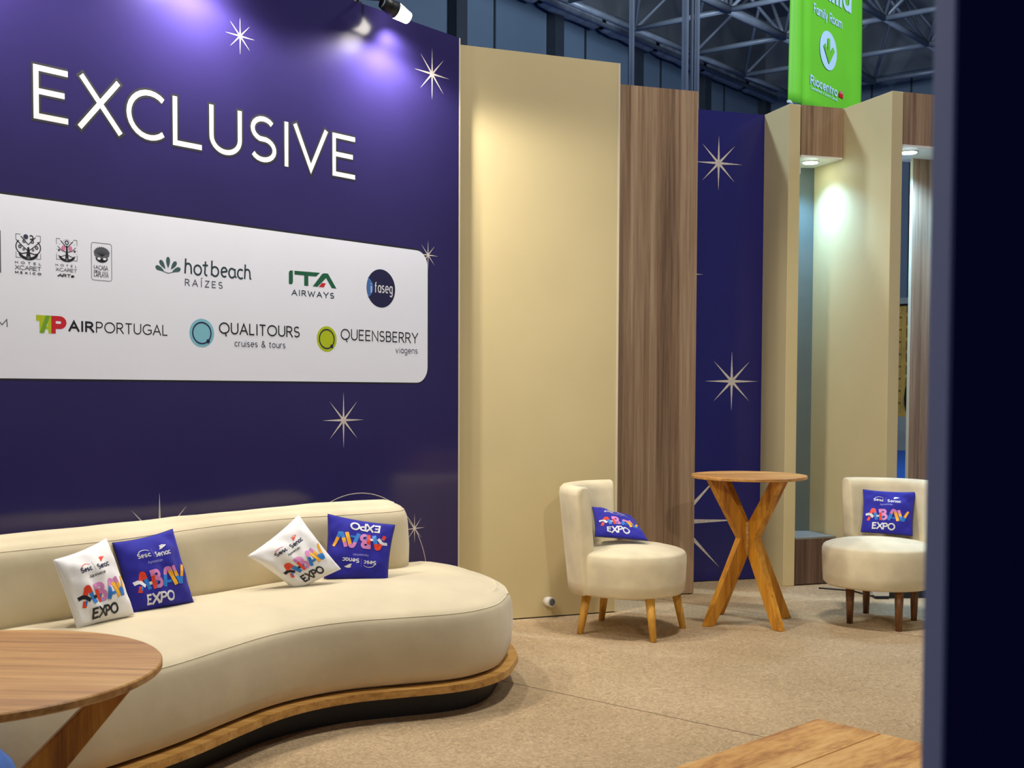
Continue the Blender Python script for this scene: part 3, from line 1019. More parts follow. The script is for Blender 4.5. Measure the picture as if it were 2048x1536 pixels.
# ------------------------------------------------------------------ arm spotlights on top of the blue wall
def arm_spot(s, label):
    r = empty('arm_spotlight', wpt(s, 3.3, -0.045))
    tag(r, label, 'spotlight', 'spotlights along the top of the blue wall')
    base = Vector(r.location)

    def q(ds, off, z):
        return wpt(s + ds, z, off) - base
    bar('arm', q(-0.14, -0.045, 3.3), q(-0.14, -0.03, 3.335), 0.010, M['black'], r)
    bar('arm', q(-0.14, -0.03, 3.335), q(-0.12, 0.13, 3.30), 0.009, M['black'], r)
    bar('clamp', q(-0.17, -0.045, 3.312), q(-0.11, -0.045, 3.312), 0.016, M['black'], r)
    bar('lamp_head', q(-0.125, 0.13, 3.285), q(-0.045, 0.145, 3.262), 0.030, M['black'], r, 0.043, 16)
    bar('bulb', q(-0.045, 0.145, 3.262), q(0.035, 0.155, 3.240), 0.042, M['glow'], r, 0.030, 16)
    lamp('arm_spot_light', 'SPOT', wpt(s + 0.02, 3.225, 0.085), 17, (1.0, 0.93, 0.88), wpt(s + 0.17, 2.72, 0.0), 0.03, 136, 0.7)
    lamp('arm_spot_light', 'SPOT', wpt(s - 0.03, 3.19, 0.17), 74, (1.0, 0.93, 0.84), wpt(s - 0.10, 0.0, 1.25), 0.05, 170, 0.3)
    return r


arm_spot(-0.60, 'lit black arm spotlight on the blue wall above the corner star')
arm_spot(-1.76, 'black arm spotlight on the blue wall above the word')
arm_spot(-2.92, 'black arm spotlight over the far end of the blue wall')


# ------------------------------------------------------------------ partition panels
def panel(name, a, b, mat, label, th=0.04, z1=3.3, trim='cream_trim', z0=0.0):
    a2, b2 = Vector((a[0], a[1], 0)), Vector((b[0], b[1], 0))
    r = empty(name, a2)
    tag(r, label, 'wall panel')
    o = slab('face', (0, 0), (b2 - a2)[:2], th, z0 + 0.007, z1, mat, r)
    d = (b2 - a2).normalized()
    n = Vector((-d.y, d.x, 0))
    e = b2 - a2
    slab('edge_strip', e + n * -0.002, e + d * 0.012 + n * -0.002, th, z0 + 0.007, z1, M[trim], r)
    slab('gap_shade', n * 0.004, e + n * 0.004, th - 0.008, 0.0, 0.008, M['black'], r)  # black strip in place of the shadow gap under the panel
    return r


B_, C_ = (-0.345, 6.749), (0.627, 7.133)
panel('wall_panel', B_, C_, M['beige'], 'broad beige partition panel between the blue wall and the wood panel', 0.045)
D1 = Vector((1.196, 7.788))
dd = Vector((0.948, 0.317)).normalized()
panel('wall_panel', D1 - dd * 0.60, D1, M['walnut'], 'tall wood-grain partition panel behind the left armchair', 0.045, trim='walnut')
E0, E1 = Vector((1.282, 8.277)), Vector((1.77, 8.435))
de = (E1 - E0).normalized()
bp = panel('wall_panel', E0 - de * 0.487, E1, M['blue_panel'], 'narrow blue star-printed partition panel behind the bar table', 0.045, trim='blue_panel')
ne = Vector((de.y, -de.x))
for s, z, R, ww in ((0.162, 2.938, 0.190, 0.045), (0.283, 1.416, 0.212, 0.045), (-0.146, 2.160, 0.2, 0.045), (-0.13, 0.43, 0.50, 0.036)):
    pr = Print()
    pr.star(s, z, R, 'star_print', ww)

    def fn(a, b, h=0.0):
        a = max(-0.48, min(0.505, a))
        p = E0 + de * a + ne * (0.0015 + h)
        return Vector((p.x, p.y, b)) - Vector(bp.location)
    pr.build('star_print', fn, bp)

F_, G_ = Vector((1.876, 8.112)), Vector((1.96, 8.136))
ps = Vector((-0.34, 0.94)).normalized()       # depth direction of the pilasters
pil = prism('pillar', [E1 + Vector((0.004, 0.012)), F_, G_, G_ + ps * 0.42, E1 + Vector((0.09, 0.11))], 0.0, 3.3, M['beige'])
tag(pil, 'slim beige pillar at the right edge of the narrow blue panel', 'pillar', 'beige pillars')
bevel(pil, 0.003, 2)
I_, Jp = Vector((2.46, 7.752)), Vector((2.542, 7.780))
ibk = I_ + ps * 0.93
pil2 = prism('pillar', [I_, Jp, Jp + ps * 0.93, ibk], 0.0, 3.3, M['beige'])
tag(pil2, 'deep beige pillar between the lit niche and the gap', 'pillar', 'beige pillars')
bevel(pil2, 0.003, 2)
nb0 = G_ + ps * 0.40
nback = slab('niche_back', nb0 + Vector((0.001, 0.0)), ibk - ps * 0.07 - Vector((0.002, 0)), 0.03, 0.0, 3.3, M['greige'])
tag(nback, 'grey-green back of the lit niche between the beige pillars', 'niche panel')

# header boxes with downlights, plinths
hr = I_ + ps * 0.515


def downlight(center, label):
    r = empty('downlight', center)
    tag(r, label, 'downlight', 'downlights under the wood headers')
    lathe('trim_ring', [(0.050, 0.0), (0.050, -0.006), (0.060, -0.006), (0.060, 0.0)], M['white_plastic'], r, 24)
    lathe('lens', [(0.001, -0.0035), (0.049, -0.0035), (0.049, -0.010), (0.001, -0.018)], M['glow_cool'], r, 24)
    return r


def header(a, b, depth, label):
    a, b = Vector(a), Vector(b)
    d = (b - a).normalized()
    n = ps
    r = empty('header_box', (a.x, a.y, 2.95))
    tag(r, label, 'header', 'wood headers over the niches')
    o = (a.x, a.y)
    P = [(0, 0), tuple(b - a), tuple(b - a + n * depth), tuple(n * depth)]
    prism('box', P, 0.012, 0.35, M['walnut'], r)
    prism('soffit', P, 0.0, 0.012, M['white_plastic'], r)
    return r


hg = G_ + Vector((0.008, 0.004))
header(hg, hr - Vector((0.008, 0.0)), 0.395, 'wood-grain header box over the lit niche, between the two beige pillars')
dl1 = Vector((2.078, 8.325, 2.95))
downlight(dl1, 'glowing downlight under the header of the lit niche')
lamp('niche_spot_light', 'SPOT', dl1 - Vector((0, 0, 0.02)), 105, COOL, dl1 + Vector((-0.10, -0.16, -1.4)), 0.06, 128, 1.0)
plin = empty('plinth_box', (G_.x, G_.y, 0))
tag(plin, 'low wood-grain plinth box on the floor of the lit niche', 'plinth', 'wood plinths')
P0 = Vector((0.006, 0.003))
P1 = (I_ + ps * 0.53) - G_ - Vector((0.008, 0))
nn = ps
prism('box', [P0, P1, P1 + nn * 0.385, P0 + nn * 0.385], 0.008, 0.322, M['walnut_shaded'], plin)
prism('top', [P0, P1, P1 + nn * 0.385, P0 + nn * 0.385], 0.322, 0.334, M['concrete'], plin)
prism('gap_shade', [P0 + nn * .01, P1 + nn * .01, P1 + nn * 0.38, P0 + nn * 0.38], 0.0, 0.008, M['black'], plin)  # black strip for the shade in the gap under the box

h2 = Jp + Vector((0.006, 0.002))
header(h2, h2 + dd * 0.62, 0.44, 'wood-grain header box right of the deep beige pillar, beside the dark foreground wall')
dl2 = Vector((2.645, 7.965, 2.95))
downlight(dl2, 'glowing downlight under the header above the gap')
lamp('niche_spot_light', 'SPOT', dl2 - Vector((0, 0, 0.02)), 190, COOL, dl2 + Vector((0.08, 0.12, -1.4)), 0.05, 128, 1.0)
wp0 = Vector((2.752, 8.19))
panel('wall_panel', wp0, wp0 + dd * 0.55, M['walnut'], 'dark wood-grain panel with a pale edge right of the gap', 0.022, 2.95, 'walnut_shaded')
tp = slab('panel_trim', wp0 - dd * 0.007, wp0 - dd * 0.001, 0.022, 0.0, 2.95, M['cream_trim'])
tag(tp, 'thin pale edge strip along the gap', 'edge strip')
skirt = prism('base_box', [(2.47, 7.66), (2.98, 7.70), (2.97, 7.82), (2.47, 7.74)], 0.0, 0.10, M['darker'])
tag(skirt, 'low dark box on the floor behind the right armchair', 'box')
jb = empty('socket_box', (2.41, 7.66, 0))
tag(jb, 'small pale socket box on the floor behind the right armchair', 'socket box')
box('body', -0.045, 0.045, -0.03, 0.03, 0.02, 0.075, M['white_plastic'], jb)
box('base', -0.045, 0.045, -0.03, 0.03, 0.0, 0.02, M['darker'], jb)
v = spline([(2.10, 8.02, 0.006), (2.22, 7.96, 0.006), (2.30, 7.90, 0.006), (2.36, 7.72, 0.006), (2.395, 7.67, 0.012)], 14)


tag(tube('cable', v, 0.005, M['black']), 'thin black cable on the floor behind the right armchair', 'cable')
clip = prism('edge_clip', [G_ + ps * 0.012 + Vector((0.0005, 0)), G_ + ps * 0.012 + Vector((0.012, 0.004)), G_ + ps * 0.045 + Vector((0.012, 0.004)), G_ + ps * 0.045 + Vector((0.0005, 0))], 2.835, 2.885, M['white_plastic'])
tag(clip, 'tiny white clip on the pillar edge below the first downlight', 'clip')

wr = prism('wall_right', [(0.2275, 0.613), (1.35, 0.613), (1.35, 0.641), (0.2275, 0.641)], 0.0, 3.3, M['navy_panel'])
slab('edge_strip', (0.2255, 0.6415), (0.2255, 0.6125), 0.002, 0.0, 3.3, M['edge_dark'], wr, 1)
tag(wr, 'dark navy wall end very close at the right of the picture', 'wall', kind='structure')

# ------------------------------------------------------------------ green hanging banner
b0 = Vector((3.325, 14.0, 0))


def bmap(off):
    def fn(t, z, h=0.0):
        k = min(1.0, max(0.0, (z - 4.7) / 0.5))
        u = t / 1.9
        sl = min(1.0, max(0.0, (0.20 - u) / 0.12))
        sr = min(1.0, max(0.0, (u - 0.66) / 0.2))
        fold = 0.030 * sl * sin(9.5 * u * pi + 0.25 * z) + 0.012 * sr * sin(13 * u + 0.4 * z) + 0.006 * sin(7 * u + 1.3 * z)
        return b0 + DW * t + NW * (fold + off + h) + Vector((0, 0, z))
    return fn


bmf = bmap(0)
ban = empty('hanging_banner', b0 + DW * 0.85 + Vector((0, 0, 4.72)))
tag(ban, 'bright green banner with a down arrow hanging from the hall roof', 'banner')
bo = Vector(ban.location)
nx, nz = 44, 26
V = [bmf(-0.16 + 2.0 * i / nx, 4.72 + 3.4 * j / nz) - bo for j in range(nz + 1) for i in range(nx + 1)]
F = [(j * (nx + 1) + i, j * (nx + 1) + i + 1, (j + 1) * (nx + 1) + i + 1, (j + 1) * (nx + 1) + i) for j in range(nz) for i in range(nx)]
cl = mesh_obj('cloth', V, F, M['banner'], ban, smooth=True)
sm = cl.modifiers.new('thick', 'SOLIDIFY')
sm.thickness = 0.006
sm.offset = -1
bar('hem_bar', bmf(-0.16, 4.72) - bo, bmf(1.84, 4.72) - bo, 0.018, M['banner_back'], ban)
bar('top_bar', bmf(-0.18, 8.12) - bo, bmf(1.86, 8.12) - bo, 0.03, M['dark_metal'], ban)
for t in (0.1, 1.6):
    bar('hanging_rope', bmf(t, 8.12) - bo, bmf(t, 10.6) - bo, 0.008, M['dark_metal'], ban)
bprint = lambda a, b, h=0.0: bmap(0.010)(a, b, h) - bo
for t in (('Fam\u00edlia', 0.02, 1.45, 6.122, 0.34, 0.066), ('Family Room', 0.405, 1.215, 5.868, 0.118, 0.019), ('Riocentro', 0.333, 1.118, 5.008, 0.115, 0.022), ('Convention & Event Center', 0.341, 1.132, 4.955, 0.036, 0.007)):
    pr = Print(0.08)
    pr.text(*t, 'banner_print', 0.2)
    pr.build('lettering', bprint, ban)
pr = Print(0.08)
for q in range(8):
    pr.ring(0.836, 5.516, 0.252 * (q + 0.5) / 8, 0.232 * (q + 0.5) / 8, 0.033, 'banner_print', 40)
pr.build('disc_print', bprint, ban)
pr = Print(0.08)
pr.poly([(1.165, 5.025), (1.30, 5.018), (1.30, 5.075), (1.165, 5.07)], 'red')
pr.poly([(1.19, 5.070), (1.275, 5.072), (1.285, 5.10), (1.20, 5.105)], 'rose')
pr.build('emblem_print', bprint, ban)
pr = Print(0.03)
pr.stroke([(0.828, 5.66), (0.838, 5.46)], 0.07, 'banner')
pr.stroke([(0.70, 5.562), (0.842, 5.405), (0.978, 5.560)], 0.07, 'banner')
pr.poly([(0.79, 5.47), (0.89, 5.47), (0.842, 5.372)], 'banner')
pr.build('arrow_print', lambda a, b, h=0.0: bmap(0.022)(a, b) - bo, ban)

bag = empty('dark_bag', (9.14, 27.2, 0.95))
bag.location = HP0 + NW * 3.83 - DW * 0.12 + Vector((0, 0, 0.98))
tag(bag, 'narrow black shape hung on the yellow breeze-block wall, seen through the gap', 'bag')
lathe('body', [(0.01, 0), (0.07, 0.02), (0.085, 0.2), (0.06, 0.46), (0.01, 0.5)], M['black'], bag, 12)
lathe('knob', [(0.005, 0.5), (0.03, 0.51), (0.03, 0.55), (0.005, 0.57)], M['white_plastic'], bag, 10)

# ------------------------------------------------------------------ curved sofa
NS = 64
ER = (0.0, 5.36)
EL = (-2.12, 3.46)
front = spline([ER, (-0.045, 5.10), (-0.13, 4.945), (-0.25, 4.845), (-0.45, 4.762), (-0.63, 4.685), (-0.78, 4.57), (-0.90, 4.42), (-1.01, 4.19), (-1.10, 3.98), (-1.21, 3.78), (-1.36, 3.56), (-1.56, 3.38), (-1.80, 3.28), (-2.02, 3.32), EL], NS)
backc = spline([ER, (-0.03, 5.60), (-0.13, 5.86), (-0.27, 6.06), (-0.44, 6.13), (-0.63, 6.04), (-1.00, 5.62), (-1.377, 5.155), (-1.70, 4.755), (-2.06, 4.30), (-2.28, 4.00), (-2.36, 3.76), (-2.29, 3.55), EL], NS)
front = [Vector((p.x, p.y)) for p in [Vector((q[0], q[1], 0)) for q in front]]
backc = [Vector((p.x, p.y)) for p in [Vector((q[0], q[1], 0)) for q in backc]]
outline = front + backc[-2:0:-1]


def offset(poly, d):
    """Closed plan outline moved inward by d (outline runs clockwise or not: sign fixed by area)."""
    n = len(poly)
    area = sum(poly[i].x * poly[(i + 1) % n].y - poly[(i + 1) % n].x * poly[i].y for i in range(n))
    sgn = 1 if area > 0 else -1
    out = []
    for i in range(n):
        t = (poly[(i + 1) % n] - poly[i - 1]).normalized()
        nrm = Vector((-t.y, t.x)) * sgn
        out.append(poly[i] + nrm * d)
    return out


def padded(name, fr, bk, rings, crown, mat, parent, origin, reach=0.3):
    """Upholstered volume between a front and a back plan curve that share their end points."""
    ol = fr + bk[-2:0:-1]
    n = len(ol)
    V, F = [], []
    for d, z in rings:
        V += [Vector((p.x, p.y, z)) - origin for p in offset(ol, d)]
    for r in range(len(rings) - 1):
        for i in range(n):
            j = (i + 1) % n
            F.append((r * n + i, r * n + j, (r + 1) * n + j, (r + 1) * n + i))
    F.append(tuple(range(n)))
    base = (len(rings) - 1) * n
    N = len(fr)
    zt = rings[-1][1]
    top = offset(ol, rings[-1][0])
    tf = top[:N]
    tb_ = [top[0]] + [top[n - k] for k in range(1, N - 1)] + [top[N - 1]]
    K = 12
    idx = {}
    for i in range(N):
        for k in range(K + 1):
            if i in (0, N - 1):
                idx[i, k] = base + (0 if i == 0 else N - 1)
            elif k == 0:
                idx[i, k] = base + i
            elif k == K:
                idx[i, k] = base + n - i
            else:
                u = k / K
                p = tf[i].lerp(tb_[i], u)
                e = min(1.0, min((p - t_).length for t_ in top) / reach)
                c = crown * (1 - (1 - e) ** 2)
                c += 0.004 * noise.noise(Vector((p.x * 5, p.y * 5, zt)))
                idx[i, k] = len(V)
                V.append(Vector((p.x, p.y, zt + c)) - origin)
    for i in range(N - 1):
        for k in range(K):
            q = [idx[i, k], idx[i + 1, k], idx[i + 1, k + 1], idx[i, k + 1]]
            u = []
            for a in q:
                if a not in u:
                    u.append(a)
            if len(u) > 2:
                F.append(tuple(u))
    o = mesh_obj(name, V, F, mat, parent, smooth=True)
    return fix_normals(o)


so = Vector((-1.0, 4.9, 0))
sofa = empty('sofa', so)
tag(sofa, 'long curved cream velvet sofa on a wooden base board beside the blue wall', 'sofa')
padded('seat', front, backc, [(0.05, 0.135), (0.015, 0.15), (0.0, 0.20), (-0.008, 0.30), (-0.004, 0.375), (0.002, 0.400), (0.010, 0.417), (0.024, 0.431), (0.044, 0.441), (0.060, 0.446)], 0.056, M['cream'], sofa, so)
g = spline([(-0.500, 5.70), (-0.515, 5.62), (-0.580, 5.545), (-0.75, 5.42), (-0.955, 5.285), (-1.13, 5.105), (-1.24, 4.955), (-1.385, 4.69), (-1.485, 4.50), (-1.63, 4.32), (-1.79, 4.13), (-1.93, 3.97), (-2.0, 3.93)], NS)
g = [Vector((p.x, p.y)) for p in g]
rear = spline([(-0.500, 5.70), (-0.525, 5.79), (-0.60, 5.83), (-0.74, 5.775), (-1.0, 5.565), (-1.27, 5.245), (-1.42, 5.06), (-1.59, 4.82), (-1.70, 4.66), (-1.83, 4.48), (-1.98, 4.30), (-2.10, 4.12), (-2.08, 3.98), (-2.0, 3.93)], NS)
rear = [Vector((p.x, p.y)) for p in rear]
padded('backrest', g, rear, [(0.03, 0.42), (0.0, 0.44), (-0.004, 0.60), (0.003, 0.71), (0.008, 0.742), (0.018, 0.766), (0.034, 0.783), (0.052, 0.792), (0.066, 0.796)], 0.022, M['cream'], sofa, so, 0.06)
def piping(ol, z, r, name):
    P = [Vector((p.x - so.x, p.y - so.y, z)) for p in ol]
    P += P[:2]
    return tube(name, P, r, M['cream'], sofa, 6)


piping(offset(outline, 0.0135), 0.4200, 0.0028, 'piping')
piping(offset(g + rear[-2:0:-1], 0.0215), 0.7690, 0.0028, 'piping')
prism('base_board', [p - so.xy for p in offset(outline, -0.032)], 0.103, 0.134, M['oak_pale'], sofa)
prism('kickboard', [p - so.xy for p in offset(outline, 0.062)], 0.0, 0.103, M['black'], sofa)


# ------------------------------------------------------------------ cushions
def cushion_print(pr, white):
    ink = 'navy' if white else 'white_print'
    big = 'ink' if white else 'white_print'
    # two small signatures under a bow and a flag
    pr.text('Sesc', -0.58, -0.20, 0.40, 0.145, 0.028, ink, 0.24)
    pr.stroke(arc(-0.36, 0.50, 0.20, 0.12, 150, 35, 10), 0.022, 'orange' if white else ink, 0.012)
    pr.text('Senac', -0.03, 0.49, 0.36, 0.150, 0.028, ink, 0.24)
    pr.poly([(0.18, 0.545), (0.22, 0.62), (0.20, 0.66), (0.30, 0.68), (0.43, 0.64), (0.34, 0.60), (0.26, 0.555)], 'orange' if white else ink)
    pr.stroke([(-0.115, 0.37), (-0.115, 0.62)], 0.006, 'ink_grey' if white else 'lilac')
    pr.text('Apresentam', -0.33, 0.17, 0.205, 0.085, 0.012, 'ink' if white else 'lilac', 0.2)
    # four big ribbon letters
    H = 0.52
    def q(pts): return [(-0.84 + px * 0.52, -0.49 + py * H) for px, py in pts]
    def st(pts, w, key, w1=None): pr.stroke(q(pts), w * H, key, None if w1 is None else w1 * H)
    flag = 'ink' if white else 'white_print'
    st([(0.13, -0.06), (0.24, 0.26)], 0.21, 'orange')
    st([(0.22, 0.02), (0.30, 0.26)], 0.08, 'skyink')
    st([(0.30, 0.52), (0.40, 0.76)] + arc(0.49, 0.80, 0.09, 0.09, 165, 30, 6), 0.25, 'orange')
    st([(0.55, 0.88), (0.63, 0.58)], 0.25, 'orange')
    st([(0.63, 0.60), (0.80, 0.02)], 0.25, 'skyink')
    st([(-0.08, 0.46), (0.16, 0.50)] + [(0.32, 0.44), (0.44, 0.30), (0.52, 0.22)], 0.20, flag)
    st([(0.76, 0.32), (0.98, 0.34)], 0.16, flag)
    st([(1.02, 0.98), (1.06, 0.66)], 0.24, 'pink')
    st([(1.02, 0.89), (1.26, 0.89)] + arc(1.28, 0.73, 0.155, 0.16, 85, -85, 8) + [(1.14, 0.57)], 0.20, 'pink')
    st([(1.16, 0.47), (1.32, 0.47)] + arc(1.34, 0.28, 0.19, 0.19, 85, -85, 8) + [(1.30, 0.09)], 0.20, 'pink')
    st([(1.18, 0.20), (1.26, 0.40)], 0.13, 'midblue')
    st([(1.16, 0.09), (1.34, 0.09)], 0.17, 'lilac')
    st([(1.06, 0.68), (1.12, 0.0)], 0.22, 'orange')
    st([(1.70, 0.0), (1.90, 0.62)], 0.24, 'skyink')
    st([(1.88, 0.58), (1.96, 0.80)] + arc(2.09, 0.80, 0.12, 0.10, 170, 20, 6) + [(2.24, 0.72)], 0.22, 'pink')
    st([(1.86, 0.24), (2.20, 0.24)], 0.14, 'skyink')
    st([(2.20, 0.78), (2.44, 0.0)], 0.24, 'yellow')
    st([(2.44, 0.98), (2.54, 0.66)], 0.23, 'pink')
    st([(2.53, 0.70), (2.62, 0.40)], 0.23, 'yellow')
    st([(2.61, 0.44), (2.71, 0.12), (2.84, 0.12), (2.94, 0.40)], 0.23, 'skyink')
    st([(2.93, 0.36), (3.08, 0.72), (3.20, 0.96)], 0.21, 'yellow', 0.16)
    pr.text('EXPO', -0.56, 0.30, -0.885, 0.285, 0.056, big, 0.18)


def cushion(corners, white, label, hf_, hb_, seed, flip=False, group=None):
    """corners: print's top-left, top-right, bottom-right, bottom-left in the room."""
    c = [Vector(p) for p in corners]
    ctr = sum(c, Vector()) / 4
    nrm = ((c[1] - c[3]).cross(c[0] - c[2])).normalized()
    if nrm.dot(Vector((0, 0, 1.35)) - ctr) < 0:
        nrm = -nrm
    rnd = random.Random(seed)
    ph = [rnd.uniform(0, 6.28) for _ in range(6)]

    def surf(u, v, sgn, off=0.0):
        uu = u * (1 - 0.055 * (1 - v * v))
        vv = v * (1 - (0.06 if (v > 0) != flip else 0.015) * (1 - u * u))
        a, b = (uu + 1) / 2, (vv + 1) / 2
        p = c[3].lerp(c[2], a).lerp(c[0].lerp(c[1], a), b)
        e = max(0.0, (1 - u * u) * (1 - v * v))
        h = e ** 0.42
        wr_ = 0.0030 * sin(9 * u + 5 * v + ph[0]) * sin(6 * v - 3 * u + ph[1]) + 0.0018 * sin(17 * (u - v) + ph[2]) * (abs(u * v) ** 0.6)
        wr_ += 0.010 * noise.noise(Vector((u * 2.6 + seed, v * 2.2, 0.3)))
        amt = hf_ if sgn > 0 else hb_
        return p + nrm * (sgn * (amt * h + (wr_ * min(1, e * 6) + off))) - ctr
    n = 28
    V, F = [], []
    gi = {}
    for sgn in (1, -1):
        for j in range(n + 1):
            for i in range(n + 1):
                edge = i in (0, n) or j in (0, n)
                if sgn < 0 and edge:
                    gi[sgn, i, j] = gi[1, i, j]
                    continue
                gi[sgn, i, j] = len(V)
                s = lambda q: sin((2 * q / n - 1) * pi / 2)
                V.append(surf(s(i), s(j), sgn))
        for j in range(n):
            for i in range(n):
                q = (gi[sgn, i, j], gi[sgn, i + 1, j], gi[sgn, i + 1, j + 1], gi[sgn, i, j + 1])
                F.append(q if sgn > 0 else q[::-1])
    r = mesh_obj('throw_cushion', V, F, M['white_cloth'] if white else M['blue_cloth'], None, smooth=True)
    fix_normals(r)
    r.location = ctr
    tag(r, label, 'cushion', group)
    pr = Print(0.05)
    cushion_print(pr, white)
    lay = {k: i for i, k in enumerate(pr.mats)}
    pr2 = pr
    # each later stroke lies a hair higher so overlaps read cleanly
    heights = [0.0] * len(pr2.v)
    for fi, f in enumerate(pr2.f):
        for k in f:
            heights[k] = 0.0008 + 0.0000022 * fi
    V = [surf(max(-0.985, min(0.985, a)), max(-0.985, min(0.985, b)), 1, hh) for (a, b), hh in zip(pr2.v, heights)]
    mesh_obj('print', V, pr2.f, [M[k] for k in pr2.mats], r, pr2.m)
    # seam cord round the edge
    pts = []
    N = 20
    for i in range(N):
        pts.append(surf(-1 + 2 * i / N, 1, 1))
    for i in range(N):
        pts.append(surf(1, 1 - 2 * i / N, 1))
    for i in range(N):
        pts.append(surf(1 - 2 * i / N, -1, 1))
    for i in range(N + 1):
        pts.append(surf(-1, -1 + 2 * i / N, 1))
    tube('seam', pts, 0.0022, M['white_cloth'] if white else M['navy'], r, 5)
    return r


cushion([[-1.5182, 4.4712, 0.7614], [-1.3563, 4.7045, 0.7879], [-1.2634, 4.6656, 0.5016], [-1.4385, 4.4323, 0.4974]], False, 'upright blue printed cushion on the sofa, overlapping the upright white one', 0.05, 0.03, 1)
cushion([[-1.6169, 4.1495, 0.7417], [-1.5174, 4.4004, 0.7866], [-1.4026, 4.3618, 0.5092], [-1.533, 4.1447, 0.4986]], True, 'upright white printed cushion on the sofa, nearest the round table', 0.055, 0.04, 2)
cushion([[-1.1096, 4.95, 0.6458], [-0.9334, 5.16, 0.7974], [-0.7507, 5.16, 0.5602], [-0.9244, 5.04, 0.485]], True, 'white printed cushion balanced on one corner like a diamond on the sofa', 0.05, 0.03, 3)
cushion([[-0.5575, 5.2845, 0.4889], [-0.8365, 5.2432, 0.5045], [-0.833, 5.3328, 0.784], [-0.5327, 5.3742, 0.7305]], False, 'blue printed cushion standing upside down on the sofa behind the diamond-set white one', 0.045, 0.025, 4, True)
cushion([[2.1128, 7.088, 0.7589], [2.3983, 6.99, 0.752], [2.3432, 6.876, 0.5053], [2.0698, 6.973, 0.5159]], False, 'blue printed cushion upright against the back of the dark-legged armchair', 0.045, 0.03, 5)
cushion([[0.4594, 6.7374, 0.6822], [0.7034, 6.767, 0.6044], [0.7555, 6.5138, 0.5187], [0.4599, 6.4862, 0.5432]], False, 'blue printed cushion slumped on the seat of the light-legged armchair', 0.05, 0.02, 6)


# ------------------------------------------------------------------ armchairs
def chair_back_mesh(span=57, R0=0.335, R1=0.395, th=0.10):
    V, F = [], []
    nz_ = []
    prof = []
    z0, z1 = 0.232, 0.822
    def ro(z):
        t = (z - z0) / (z1 - z0)
        return R0 + (R1 - R0) * t
    # section as a closed loop: outer face up, rounded top, inner face down
    outer = [(ro(z), z) for z in (0.232, 0.30, 0.42, 0.55, 0.68, 0.775)]
    top = [(ro(0.80) - 0.006, 0.805), (ro(0.82) - 0.025, 0.822), (ro(0.82) - th / 2, 0.826), (ro(0.82) - th + 0.022, 0.822), (ro(0.80) - th + 0.004, 0.803)]
    inner = [(ro(z) - th, z) for z in (0.775, 0.68, 0.55, 0.42, 0.30, 0.232)]
    sec = outer + top + inner
    cr = sum(r for r, z in sec) / len(sec)
    cz = sum(z for r, z in sec) / len(sec)
    n = len(sec)
    steps = [(-span - 2.2, 0.62), (-span - 1.8, 0.82), (-span - 0.8, 0.95), (-span, 1.0)] + [(-span + 2 * span * k / 28, 1.0) for k in range(1, 28)] + [(span, 1.0), (span + 0.8, 0.95), (span + 1.8, 0.82), (span + 2.2, 0.62)]
    for ang, k in steps:
        a = radians(ang)
        for r, z in sec:
            rr = cr + (r - cr) * k
            zz = cz + (z - cz) * (1 - (1 - k) * 0.12)
            V.append((rr * cos(a), rr * sin(a), zz))
    m = len(steps)
    for s in range(m - 1):
        for i in range(n):
            j = (i + 1) % n
            F.append((s * n + i, (s + 1) * n + i, (s + 1) * n + j, s * n + j))
    F.append(tuple(range(n)))
    F.append(tuple((m - 1) * n + i for i in range(n - 1, -1, -1)))
    return V, F


def armchair(x, y, facing, legmat, label, feet, lean):
    r = empty('armchair', (x, y, 0), radians(facing))
    tag(r, label, 'armchair', 'cream tub armchairs')
    lathe('seat', [(0.26, 0.228), (0.300, 0.230), (0.314, 0.244), (0.319, 0.30), (0.323, 0.40), (0.322, 0.437), (0.318, 0.446), (0.317, 0.450), (0.308, 0.459), (0.285, 0.468), (0.22, 0.483), (0.12, 0.496), (0.01, 0.503)], M['cream_chair'], r, 56)
    V, F = chair_back_mesh()
    V = [(-a, -b, c) for a, b, c in V]
    o = mesh_obj('backrest', V, F, M['cream_chair'], r, smooth=True)
    fix_normals(o)
    ca, sa = cos(-radians(facing)), sin(-radians(facing))
    for fx, fy in feet:
        q = Vector((fx * ca - fy * sa, fx * sa + fy * ca, 0.0))
        p = Vector((q.x * lean, q.y * lean, 0.245))
        bar('leg', p, q, 0.027, legmat, r, 0.0175, 14)
    return r


armchair(0.655, 6.583, -19.5, M['leg_light'], 'cream armchair with light wooden legs in front of the wood-grain panel', ((0.108, -0.297), (-0.274, -0.085), (-0.125, 0.305), (0.320, 0.075)), 0.84)
armchair(2.140, 6.845, 230, M['leg_dark'], 'cream armchair with dark wooden legs beside the dark foreground wall', ((-0.171, -0.020), (0.020, 0.300), (0.040, -0.245), (0.235, 0.075)), 1.0)


# ------------------------------------------------------------------ round tables on crossed legs
BAR_LEG = [(0.312, 0.0), (0.248, 0.0), (0.014, 0.405), (0.014, 0.578), (0.214, 0.8425), (0.292, 0.8425), (0.076, 0.495)]
LOW_LEG = [(0.345, 0.0), (0.270, 0.0), (0.014, 0.310), (0.014, 0.435), (0.318, 0.7405), (0.378, 0.7405), (0.082, 0.380)]


